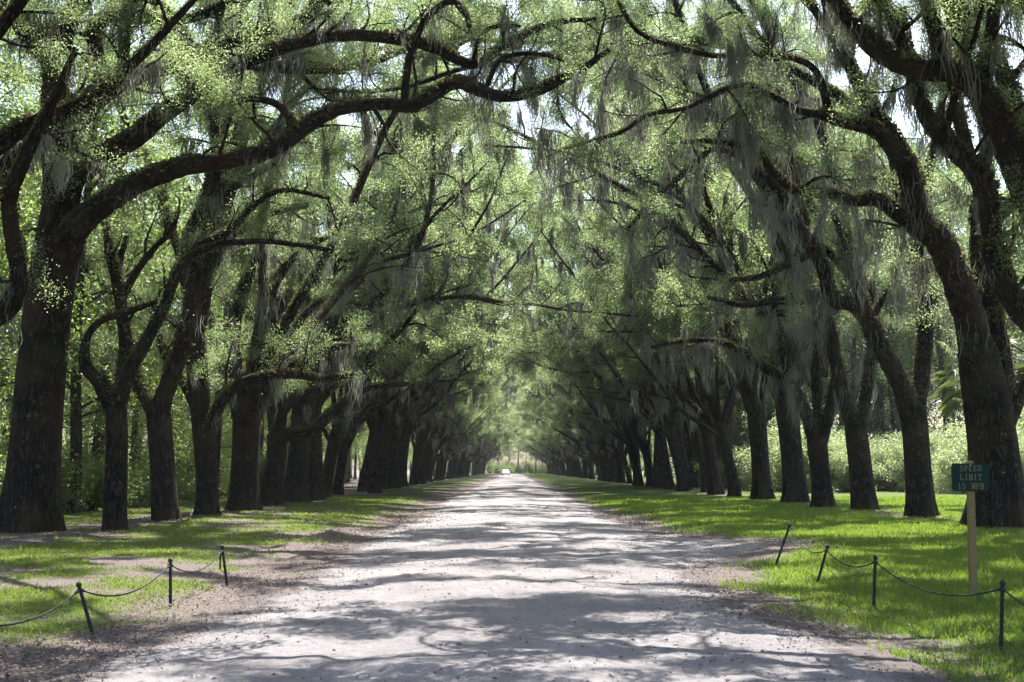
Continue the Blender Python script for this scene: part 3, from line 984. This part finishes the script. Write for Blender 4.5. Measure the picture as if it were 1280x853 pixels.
hero("live oak with a low left-sweeping limb, third trunk left of the green sign", 51.5,
     [(1030, 638, 27), (1026, 595, 24), (1022, 562, 25), (1021, 548, 25)],
     [([(1019, 558, 16), (1004, 512, 14), (985, 478, 13), (950, 456, 11), (905, 430, 9), (860, 426, 7), (815, 434, 5)], 48.0),
      ([(1026, 556, 15), (1038, 507, 13), (1045, 460, 12), (1030, 415, 12), (1005, 396, 10), (960, 392, 8), (918, 402, 6)], 49.0),
      ([(1022, 554, 13), (1020, 490, 11), (1010, 440, 10), (998, 395, 7)], 52.0)],
     205, group=GR, moss=1.9, mossl=2.0, per=34, extra=[((1020, 470), (-0.7, 0.2, 1.0), 14, 0.18, .4), ((1030, 470), (0.3, 0.3, 1.1), 11, 0.16), ((1022, 480), (-0.3, -0.1, 1.1), 16, 0.18, .9), ((1022, 490), (-0.5, 0.15, 1.0), 17, 0.18, .6)])

# ---- the rest of the avenue: six grown oaks, copied down both rows
protos = []
for k in range(6):
    rng = np.random.default_rng(500 + k)
    tp = oak_paths(rng, 1, (0, 0, 0), r=rng.uniform(0.30, 0.46), fork=rng.uniform(2.4, 4.0), lean=rng.uniform(-0.05, 0.28),
                   n_road=5, n_back=1 + k % 2, height=1.15, ll=rng.uniform(12, 14.5), rise=rng.uniform(0.85, 1.05))
    protos.append(build_tree("live_oak", *tp, rng, (0, 0, 0), per=135, lsize=0.105, spread=0.24, moss=0.5, mossl=1.5, mossw=0.026, fern=40, sides=14, zmin=6.4))

ordn = ["sixth", "seventh", "eighth", "ninth", "tenth", "eleventh", "twelfth", "thirteenth", "fourteenth", "fifteenth", "sixteenth"]
used = set()


def place_oak(k, x, y, s, sc, rng, label, group):
    rz = (0 if s > 0 else math.pi) + rng.normal(0, 0.22)
    loc = (x, y, float(hgt(x, y)))
    root, kids = protos[k]
    if k not in used:
        used.add(k)
        root.location = loc
        root.rotation_euler = (0, 0, rz)
        root.scale = (sc, sc, sc) if np.isscalar(sc) else sc
        r = root
    else:
        r = copy_tree(root, kids, loc, rz, sc)
    tag(r, label, 'tree', group)
    return r


rng = np.random.default_rng(77)
for side, x0, dlist in ((-1, -10.0, [58.0, 63.5, 69.5]), (1, 12.4, [58.0, 64.5, 71.0, 77.5])):
    d = dlist[-1]
    ds = list(dlist)
    while d < 432:
        d += rng.uniform(4.6, 7.0) if d < 160 else rng.uniform(7, 10)
        ds.append(d)
    for i, d in enumerate(ds):
        x = x0 + rng.normal(0, 0.35)
        word = 'left' if side < 0 else 'right'
        if i < 8:
            lb = "%s oak along the %s row, counted from the nearest one fully in view" % (ordn[i + 1 if side < 0 else i - 1] if (side < 0 or i > 0) else "fifth", word)
        else:
            lb = "distant live oak in the merged line of trunks on the road's %s side" % word
        place_oak(int(rng.integers(0, 6)), x, d, 1 if side < 0 else -1, (lambda q: (q, q, q * (1.22 if d < 130 else 1.05)))(rng.uniform(0.9, 1.18)), rng, lb, GL if side < 0 else GR)

# added unseen oaks nearer than the frame edge: high crowns shade the road


def above(p):
    p = np.atleast_2d(p)[:, :3]
    zt = CAMH + p[:, 1] * math.tan(TH + math.atan(0.5 * H / F))
    return p[:, 2] > zt + 0.5


for x, d, s, k, w in ((-11.5, 20.5, 1, 0, 'left'), (12.8, 20.5, -1, 3, 'right'), (-11.5, 13.5, 1, 2, 'left'), (12.6, 14.0, -1, 5, 'right'), (-11.4, 17.0, 1, 7, 'left'), (12.7, 17.3, -1, 8, 'right')):
    r2 = np.random.default_rng(640 + k)
    base = (x, d, float(hgt(x, d)))
    tr, Ls, Wd, lp, mp = oak_paths(r2, s, base, 0.55, 4.5, 0.1, 6, 2, 1.05, 17, 1.5, 0.42, 0.95)
    ok = [i for i, l in enumerate(Ls) if above(l[len(l) // 3:]).all()]
    Ls, Wd = [Ls[i] for i in ok], [[q for q in Wd[i] if above(q[0]).all()] for i in ok]
    lp = [q for q in lp if above(q).all()]
    root, kids = build_tree("live_oak", tr, Ls, Wd, lp, [], r2, base, per=120, lsize=0.09, spread=0.13, moss=0)
    tag(root, "unseen live oak added for shade on the %s, nearer than the first trunk" % w, 'tree', GL if s > 0 else GR)


# ---- woods behind the rows
def forest_tree(rng, h, r, leaf, per, lsize, low):
    trunk = grow((0, 0, -0.1), (0, 0, 1), h, r, 0.04, rng, 9, 0.04, (0, 0, 1), 0.2)
    trunk = smooth_path(trunk, 3)
    w, lp = [], []
    nb = int(h * 2.6)
    for i in range(nb):
        t = low + (1 - low) * (i + rng.random()) / nb
        p, tg, rr, _ = at(trunk, t)
        az = rng.uniform(0, 6.28)
        L = (1.2 + 3.2 * math.sin(math.pi * min(0.95, 0.18 + 0.8 * (t - low) / (1 - low)))) * rng.uniform(0.6, 1.1)
        b = grow(p, (math.cos(az), math.sin(az), rng.uniform(0.1, 0.8)), L, min(rr * 0.5, 0.05), 0.008, rng, 5, 0.2)
        w.append((b, 4))
        for u in np.arange(0.35, 1.0, 0.5 / L):
            pp, t2, r2, _ = at(b, u)
            tw = grow(pp, t2 + rng.normal(0, 0.7, 3), rng.uniform(0.5, 1.1), 0.01, 0.004, rng, 3, 0.3)
            lp.append(tw[1:, :3])
    root = empty("forest_tree")
    m = MB()
    m.tube(trunk[:, :3], trunk[:, 3], 10, 0.04, rng, True, rng.uniform(0, 6))
    for b, sd in w:
        m.tube(b[:, :3], b[:, 3], sd, 0, None, False)
    k = [m.build("trunk", M['bark2'], root), leaf_mesh(lp, rng, per, lsize, 0.33).build("crown", M[leaf], root, False)]
    return root, k


def shrub(rng, h, rad, leaf, per, lsize, name="shrub"):
    root = empty(name)
    m = MB()
    lp = []
    for i in range(int(10 + 8 * rad)):
        az = rng.uniform(0, 6.28)
        el = rng.uniform(0.5, 1.5)
        d = np.array([math.cos(az) * math.cos(el) * rad / h * 1.4, math.sin(az) * math.cos(el) * rad / h * 1.4, math.sin(el)])
        b = grow((rng.normal(0, 0.15), rng.normal(0, 0.15), -0.05), d, h * rng.uniform(0.7, 1.05), 0.03, 0.006, rng, 6, 0.16)
        m.tube(b[:, :3], b[:, 3], 4, 0, None, False)
        for u in np.arange(0.2, 1.0, 0.35 / h):
            pp, t2, r2, _ = at(b, u)
            tw = grow(pp, t2 * 0.5 + rng.normal(0, 0.8, 3), rng.uniform(0.3, 0.8), 0.008, 0.004, rng, 3, 0.3)
            lp.append(tw[1:, :3])
    k = [m.build("stem", M['bark2'], root), leaf_mesh(lp, rng, per, lsize, 0.22).build("foliage", M[leaf], root, False)]
    return root, k


fp = [forest_tree(np.random.default_rng(900 + i), *a) for i, a in enumerate([(17, 0.20, 'forest', 36, 0.14, 0.16), (20, 0.26, 'forest', 34, 0.14, 0.24), (13, 0.13, 'forest', 36, 0.13, 0.08)])]
sp = [shrub(np.random.default_rng(950 + i), *a) for i, a in enumerate([(2.6, 1.5, 'forest', 20, 0.12), (1.8, 1.2, 'forest', 20, 0.11)])]
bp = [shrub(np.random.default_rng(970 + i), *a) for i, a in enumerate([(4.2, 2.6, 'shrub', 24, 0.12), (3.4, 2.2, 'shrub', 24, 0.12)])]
seen = set()


def put(proto, x, y, rng, label, cat, group, sc=None):
    root, kids = proto
    sc = sc or rng.uniform(0.85, 1.2)
    loc = (x, y, float(hgt(x, y)))
    if id(root) not in seen:
        seen.add(id(root))
        root.location = loc
        root.scale = (sc,) * 3
        r = root
    else:
        r = copy_tree(root, kids, loc, rng.uniform(0, 6.28), sc)
    tag(r, label, cat, group)


rng = np.random.default_rng(5)
GFL, GFR = "forest trees behind the left row", "forest trees behind the right row"
for side in (-1, 1):
    w = 'left' if side < 0 else 'right'
    lb = "slender leafy forest tree in the woods behind the %s row of oaks" % w
    gname = GFL if side < 0 else GFR
    if side < 0:
        for off, step in ((16.5, 5.5), (20, 5.0), (25, 5.5), (31, 6.5)):
            d = 30.0 + rng.uniform(0, 4)
            while d < 118:
                put(fp[int(rng.integers(0, 3))], -(off + rng.normal(0, 1.2)), d + rng.normal(0, 1.2), rng, lb, 'tree', gname)
                d += step * rng.uniform(0.7, 1.3)
        d = 30.0
        while d < 118:
            put(sp[int(rng.integers(0, 2))], -rng.uniform(14.5, 24), d, rng, "low green undergrowth shrub in the shade behind the left row of oaks", 'shrub', "undergrowth shrubs behind the left row")
            d += rng.uniform(0.7, 1.6)
    else:
        for off, step in ((17.5, 5.5), (22, 5.5), (27, 5.0), (32, 5.0), (37, 5.5), (43, 5.5), (50, 6), (57, 6)):
            d = 104.0 + rng.uniform(0, 5)
            while d < 134:
                put(fp[int(rng.integers(0, 2))], off + rng.normal(0, 1.2), d + rng.normal(0, 1.2), rng, lb, 'tree', gname, rng.uniform(1.3, 1.65))
                d += step * rng.uniform(0.8, 1.4)
        for i in range(36):
            x = rng.uniform(19, 42)
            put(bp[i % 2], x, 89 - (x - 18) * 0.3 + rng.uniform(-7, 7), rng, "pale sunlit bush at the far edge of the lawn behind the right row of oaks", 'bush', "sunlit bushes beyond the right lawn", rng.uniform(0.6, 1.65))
        for i in range(34):
            put(sp[i % 2], 17 + 46 * (i + 0.5) / 34, rng.uniform(108, 126), rng, "low green undergrowth shrub beyond the sunlit bushes on the right", 'shrub', "undergrowth shrubs behind the right row", rng.uniform(2.0, 3.2))
        d = 92.0
        while d < 130:
            put(sp[int(rng.integers(0, 2))], rng.uniform(15.5, 30), d, rng, "low green undergrowth shrub beyond the sunlit bushes on the right", 'shrub', "undergrowth shrubs behind the right row")
            d += rng.uniform(1.0, 2.4)
    for off, step in ((18, 10), (26, 12)):
        d = 122.0
        while d < 440:
            put(fp[int(rng.integers(0, 3))], side * (off + rng.normal(0, 2)), d, rng, lb, 'tree', gname, rng.uniform(1.0, 1.3))
            d += step * rng.uniform(0.7, 1.3)
for i in range(16):
    put(sp[i % 2], -20 + 40 * (i + 0.5) / 16 + rng.normal(0, 0.6), 462 + rng.uniform(-6, 6), rng, "far undergrowth closing the end of the avenue behind the white car", 'shrub', "far undergrowth closing the avenue", 1.9)
for i in range(14):
    put(fp[i % 3], -22 + 44 * (i + 0.5) / 14 + rng.normal(0, 1), 455 + rng.uniform(-6, 16), rng, "far tree closing the end of the avenue behind the small white car", 'tree', "far trees closing the avenue", 1.25)

# ---- cabbage palm behind the thick right oak
prng = np.random.default_rng(31)
pb = P(1232, 622, 48)
pb[2] = float(hgt(pb[0], pb[1]))
palm = tag(empty("palm_tree", pb), "cabbage palm with fan fronds half hidden behind the thick right oak", 'palm')
m = MB()
m.tube(np.array([[0, 0, -0.1], [0.03, 0, 1.5], [0.0, 0.05, 3.2], [-0.05, 0, 4.9]]), [0.22, 0.18, 0.17, 0.2], 12, 0.05, prng)
for i in range(40):
    a, z = prng.uniform(0, 6.28), prng.uniform(3.4, 4.9)
    m.tube([[0.15 * math.cos(a), 0.15 * math.sin(a), z], [0.32 * math.cos(a), 0.32 * math.sin(a), z + 0.3]], [0.05, 0.02], 4)
m.build("trunk", M['bark2'], palm)
for i in range(30):
    a = i * 2.4
    el = math.radians(prng.uniform(-40, 75))
    d0 = np.array([math.cos(a) * math.cos(el), math.sin(a) * math.cos(el), math.sin(el)])
    st = grow((0, 0, 4.9), d0, prng.uniform(0.9, 1.4), 0.02, 0.012, prng, 4, 0.05, (0, 0, -1), 0.1)
    m = MB()
    m.tube(st[:, :3], st[:, 3], 4, 0, None, False, None)
    tip, dr = st[-1, :3], st[-1, :3] - st[-2, :3]
    dr /= np.linalg.norm(dr)
    sd = np.cross(dr, [0, 0, 1.0])
    sd /= np.linalg.norm(sd)
    for ang in np.linspace(-1.35, 1.35, 22):
        q = dr * math.cos(ang) + sd * math.sin(ang)
        nr = np.cross(q, np.cross(dr, sd) * 1.0)
        L = prng.uniform(0.8, 1.0)
        p1, p2 = tip + q * L * 0.6, tip + q * L - np.array([0, 0, 0.18 + 0.12 * abs(ang)])
        wv = nr / (np.linalg.norm(nr) + 1e-9) * 0.028
        m.add([tip - wv * 0.3, tip + wv * 0.3, p1 + wv, p2, p1 - wv], [[0, 1, 2, 3, 4]], tone=prng.random())
    m.build("frond", M['frond'], palm, False)

# ------------------------------------------------------------------ rope barriers


def post(base_px, top_px, d, label, hook=False):
    b = P(*base_px, d)
    t = P(*top_px, d)
    gz = float(hgt(b[0], b[1]))
    t[2] += gz - b[2]
    b[2] = gz
    root = tag(empty("rope_post", b), label, 'post', "dark rope barrier posts along the road edge")
    v = t - b
    u = v / np.linalg.norm(v)
    m = MB()
    m.tube([-u * 0.06, v * 0.33, v * 0.66, v], [0.021, 0.019, 0.018, 0.018], 8)
    m.build("shaft", M['iron'], root)
    m = MB()
    m.tube([v - u * 0.005, v + u * 0.012, v + u * 0.03, v + u * 0.04], [0.024, 0.028, 0.022, 0.008], 10)
    m.build("cap", M['iron'], root)
    m = MB()
    a = np.linspace(0, 2 * math.pi, 11)
    m.tube(v - u * 0.035 + np.stack([0.027 * np.cos(a), 0.027 * np.sin(a), 0 * a], -1), np.full(11, 0.006), 5, cap=False)
    m.build("ring", M['iron'], root)
    return b + v - u * 0.035


def rope(a, b, sag, label):
    t = np.linspace(0, 1, 26)[:, None]
    p = a * (1 - t) + b * t
    p[:, 2] -= sag * 4 * (t * (1 - t))[:, 0]
    p[:, 2] = np.maximum(p[:, 2], hgt(p[:, 0], p[:, 1]) + 0.03)
    o = empty("rope", p[13])
    tag(o, label, 'rope', "dark ropes strung between the barrier posts")
    m = MB()
    q = p - p[13]
    m.tube(q, np.full(26, 0.0085), 6, 0.0)
    m.build("strand", M['rope'], o)
    for e, s_ in ((q[0], q[1]), (q[-1], q[-2])):
        m = MB()
        u = (s_ - e) / np.linalg.norm(s_ - e)
        m.tube([e + u * 0.02, e + u * 0.05, e + u * 0.09], [0.017, 0.018, 0.014], 6)
        m.build("knot", M['rope'], o)
    return o


l0 = post((-60, 835), (-72, 768), 10.6, "dark iron rope post just outside the left edge of the picture")
l1 = post((116, 791), (99, 731), 12.6, "dark rope post leaning left on the left verge, nearest in view")
l2 = post((213, 758), (213, 701), 15.0, "upright dark rope post on the left verge between the other two")
l3 = post((284, 733), (278, 685), 17.6, "farthest dark rope post on the left verge with a loose rope end")
rope(l0, l1, 0.20, "dark rope leaving the left edge of the picture to the nearest left post")
rope(l1, l2, 0.18, "dark rope sagging between the leaning and the upright left post")
rope(l2, l3, 0.17, "dark rope sagging low between the upright and the farthest left post")
o = empty("rope", l3)
tag(o, "short loose rope end dangling beside the farthest left post", 'rope', "dark ropes strung between the barrier posts")
m = MB()
m.tube(np.array([[0, -0.02, 0.0], [-0.02, -0.03, -0.05], [-0.026, -0.03, -0.16], [-0.022, -0.03, -0.25]]), [0.012, 0.012, 0.012, 0.014], 6)
m.build("strand", M['rope'], o)

r1 = post((969, 713), (987, 662), 20.4, "farthest dark rope post on the right, leaning right over bare soil")
r2 = post((1021, 731), (1034, 685), 17.8, "short dark rope post leaning right in the grass on the right verge")
r3 = post((1092, 757), (1094, 696), 15.1, "upright dark rope post in the middle of the right verge")
r4 = post((1251, 808), (1253, 726), 11.6, "nearest dark rope post at the right edge in front of the sign")
r5 = post((1390, 880), (1392, 775), 8.9, "dark iron rope post just outside the right edge of the picture")
rope(r1, r2, 0.16, "dark rope between the farthest and the short leaning right post")
rope(r2, r3, 0.13, "dark rope sagging between the short leaning and the upright right post")
rope(r3, r4, 0.19, "long dark rope sagging in front of the sign post")
rope(r4, r5, 0.10, "dark rope running off the right edge from the nearest right post")

# ------------------------------------------------------------------ speed limit sign
SD = 16.7 * (CAMH - float(hgt(6.0, 16.0))) / CAMH
sb = P(1217, 741, SD)
sb[2] = float(hgt(sb[0], sb[1]))
st = P(1212, 573, SD)
sign = tag(empty("speed_sign", sb), "green board on a yellowish timber post reading SPEED LIMIT 15 MPH", 'sign')
v = st - P(1217, 741, SD)
hz = v[2]
lean = v[0] / v[2]
m = MB()
wd = 0.040
c = []
for z, k in ((-0.2, 1), (hz - 0.03, 0.93), (hz, 0.7)):
    x = lean * z
    c += [[x - wd * k, -wd * k, z], [x + wd * k, -wd * k, z], [x + wd * k, wd * k, z], [x - wd * k, wd * k, z]]
f = []
for k in range(2):
    for j in range(4):
        f.append([k * 4 + j, k * 4 + (j + 1) % 4, k * 4 + 4 + (j + 1) % 4, k * 4 + 4 + j])
f.append([8, 9, 10, 11])
m.add(c, f)
m.build("post", M['post'], sign, False)
bc = np.array([lean * (hz - 0.19) + 0.0, -wd - 0.016, hz - 0.20])
bc[0] = P(1211, 593, SD)[0] - sb[0]
bw, bh, br = 0.455, 0.335, 0.03


def round_rect(w, h, r):
    out = []
    for cx, cz, a0 in ((w / 2 - r, h / 2 - r, 0), (-w / 2 + r, h / 2 - r, 90), (-w / 2 + r, -h / 2 + r, 180), (w / 2 - r, -h / 2 + r, 270)):
        for a in np.radians(np.linspace(a0, a0 + 90, 6)):
            out.append([cx + r * math.cos(a), cz + r * math.sin(a)])
    return np.array(out)


rr = round_rect(bw, bh, br)
n = len(rr)
fr = np.stack([rr[:, 0], np.full(n, -0.012), rr[:, 1]], -1)
bk = np.stack([rr[:, 0], np.full(n, 0.012), rr[:, 1]], -1)
m = MB()
i = np.arange(n)
m.add(np.vstack([fr, bk]) + bc, np.stack([i, (i + 1) % n, (i + 1) % n + n, i + n], 1)[:, ::-1])
m.add(fr + bc, [list(range(n))[::-1]])
m.add(bk + bc, [list(range(n))])
board = m.build("board", M['green'], sign, False)
# letters with serifs, drawn as strokes on a 4 x 6 grid
GL_ = {
    'S': [[(3.4, 5), (2.6, 5.9), (1.2, 5.9), (.5, 4.9), (.7, 3.9), (2, 3.1), (3.3, 2.3), (3.5, 1.2), (2.7, .2), (1.2, .2), (.4, 1)]],
    'P': [[(.8, 0), (.8, 6)], [(.8, 5.9), (2.6, 5.9), (3.4, 5.1), (3.4, 3.9), (2.6, 3.1), (.8, 3.1)]],
    'E': [[(.8, 0), (.8, 6)], [(.8, 5.9), (3.4, 5.9), (3.4, 5.2)], [(.8, 3.1), (2.6, 3.1)], [(.8, .1), (3.4, .1), (3.4, .9)]],
    'D': [[(.8, 0), (.8, 6)], [(.8, 5.9), (2.2, 5.9), (3.4, 4.8), (3.5, 3), (3.4, 1.3), (2.2, .1), (.8, .1)]],
    'L': [[(.8, 0), (.8, 6)], [(.8, .1), (3.4, .1), (3.4, 1)]],
    'I': [[(2, 0), (2, 6)]],
    'M': [[(.5, 0), (.5, 6), (2, 1.5), (3.5, 6), (3.5, 0)]],
    'T': [[(2, 0), (2, 6)], [(.3, 5.1), (.3, 5.9), (3.7, 5.9), (3.7, 5.1)]],
    'H': [[(.7, 0), (.7, 6)], [(3.3, 0), (3.3, 6)], [(.7, 3), (3.3, 3)]],
    '1': [[(1, 5), (2, 6), (2, 0)]],
    '5': [[(3.3, 5.9), (1, 5.9), (.8, 3.3), (2.2, 3.6), (3.4, 2.8), (3.4, 1.2), (2.4, .1), (1.1, .1), (.5, .8)]]}
SER = {'P': [(.8, 0)], 'E': [], 'L': [(.8, 6)], 'I': [(2, 0), (2, 6)], 'M': [(.5, 0), (3.5, 0), (.4, 6), (3.6, 6)], 'T': [(2, 0)],
       'H': [(.7, 0), (.7, 6), (3.3, 0), (3.3, 6)], '1': [(2, 0)]}
for word, zc, xo in (("SPEED", 0.108, 0), ("LIMIT", 0.0, 0), ("15", -0.108, -0.115), ("MPH", -0.108, 0.08)):
    m = MB()
    sc = 0.0105
    adv = 5.2 if zc > -0.1 else 4.9
    x0 = bc[0] + xo - adv * len(word) / 2 * sc + 0.5 * sc
    for ci, ch in enumerate(word):
        if ch == ' ':
            continue
        strokes = GL_[ch] + [[(x - .7, y), (x + .7, y)] for x, y in SER.get(ch, [])]
        for si, stt in enumerate(strokes):
            q = np.array([[x0 + (ci * adv + x) * sc, bc[1] - 0.0135 - 0.0004 * si, bc[2] + zc + (y - 3) * sc] for x, y in stt])
            for a, b in zip(q[:-1], q[1:]):
                u = (b - a) / np.linalg.norm(b - a)
                wv = np.cross(u, [0, 1, 0]) * sc * 0.34
                e = u * sc * 0.25
                m.add([a - wv - e, b - wv + e, b + wv + e, a + wv - e], [[0, 1, 2, 3]])
    m.build("lettering", M['gold'], board, False)
m = MB()
for dx in (-0.02, 0.02):
    for dz in (0.15, -0.15):
        pass
m.tube([[bc[0], bc[1] - 0.0125, bc[2] + 0.152], [bc[0], bc[1] - 0.019, bc[2] + 0.152]], [0.008, 0.006], 8)
m.build("bolt", M['rim'], board)

# ------------------------------------------------------------------ small white car far down the road
cb = P(632, 587, 330)
cx, cyy = cb[0], 330.0
cz = float(hgt(cx, cyy)) + 0.02
car = tag(empty("parked_car", (cx, cyy, cz)), "tiny white car far away at the end of the road", 'car')
car.rotation_euler = (0, 0, 0.12)


def loft(sections):
    m = MB()
    k = len(sections[0])
    m.add(np.vstack(sections), [[a * k + j, a * k + (j + 1) % k, (a + 1) * k + (j + 1) % k, (a + 1) * k + j] for a in range(len(sections) - 1) for j in range(k)])
    m.add(sections[0], [list(range(k))[::-1]])
    m.add(sections[-1], [list(range(k))])
    return m


def sec(y, w, z0, z1, tuck=0.88):
    return np.array([[-w, y, z0], [w, y, z0], [w * 1.02, y, (z0 + z1) / 2], [w * tuck, y, z1], [-w * tuck, y, z1], [-w * 1.02, y, (z0 + z1) / 2]])


loft([sec(-2.2, 0.74, 0.35, 0.72), sec(-2.05, 0.86, 0.24, 0.82), sec(-1.0, 0.9, 0.2, 0.95), sec(1.2, 0.9, 0.2, 0.98), sec(2.0, 0.86, 0.26, 0.95), sec(2.2, 0.74, 0.4, 0.85)]).build("body", M['white'], car)
cabin = loft([sec(-0.95, 0.8, 0.94, 0.97, 0.9), sec(-0.25, 0.78, 0.94, 1.42, 0.78), sec(1.0, 0.78, 0.94, 1.45, 0.78), sec(1.75, 0.78, 0.94, 1.0, 0.9)]).build("cabin", M['white'], car)
m = MB()
m.add([[-0.62, -0.86, 1.02], [0.62, -0.86, 1.02], [0.54, -0.30, 1.40], [-0.54, -0.30, 1.40]], [[0, 1, 2, 3]])
m.build("windscreen", M['glass'], cabin, False)
for sx in (-1, 1):
    m = MB()
    m.add(np.array([[0.80 * sx, -0.55, 1.0], [0.80 * sx, 1.3, 1.0], [0.67 * sx, 0.95, 1.38], [0.67 * sx, -0.2, 1.36]]), [[0, 1, 2, 3]])
    m.build("side_window", M['glass'], cabin, False)
    m = MB()
    m.box((0.6 * sx, -2.16, 0.64), (0.28, 0.1, 0.13))
    m.build("headlight", M['lamp'], car)
    for wy in (-1.35, 1.35):
        m = MB()
        m.tube([[0.72 * sx, wy, 0.32], [0.92 * sx, wy, 0.32]], [0.32, 0.32], 18)
        wl = m.build("wheel", M['tyre'], car)
        m = MB()
        m.tube([[0.90 * sx, wy, 0.32], [0.935 * sx, wy, 0.32]], [0.2, 0.18], 14)
        m.build("rim", M['rim'], wl)

# ------------------------------------------------------------------ the air down the avenue
k = NT("haze_air")
pv = k.n("ShaderNodeVolumePrincipled")
pv.inputs["Color"].default_value = (0.88, 0.92, 1.0, 1)
pv.inputs["Density"].default_value = 0.00015
pv.inputs["Anisotropy"].default_value = 0.0
k.l(pv.outputs[0], k.out.inputs["Volume"])
m = MB()
m.box((0, 245, 14.0), (170, 530, 34.0))
tag(m.build("haze", k.m, None, False), kind='stuff')
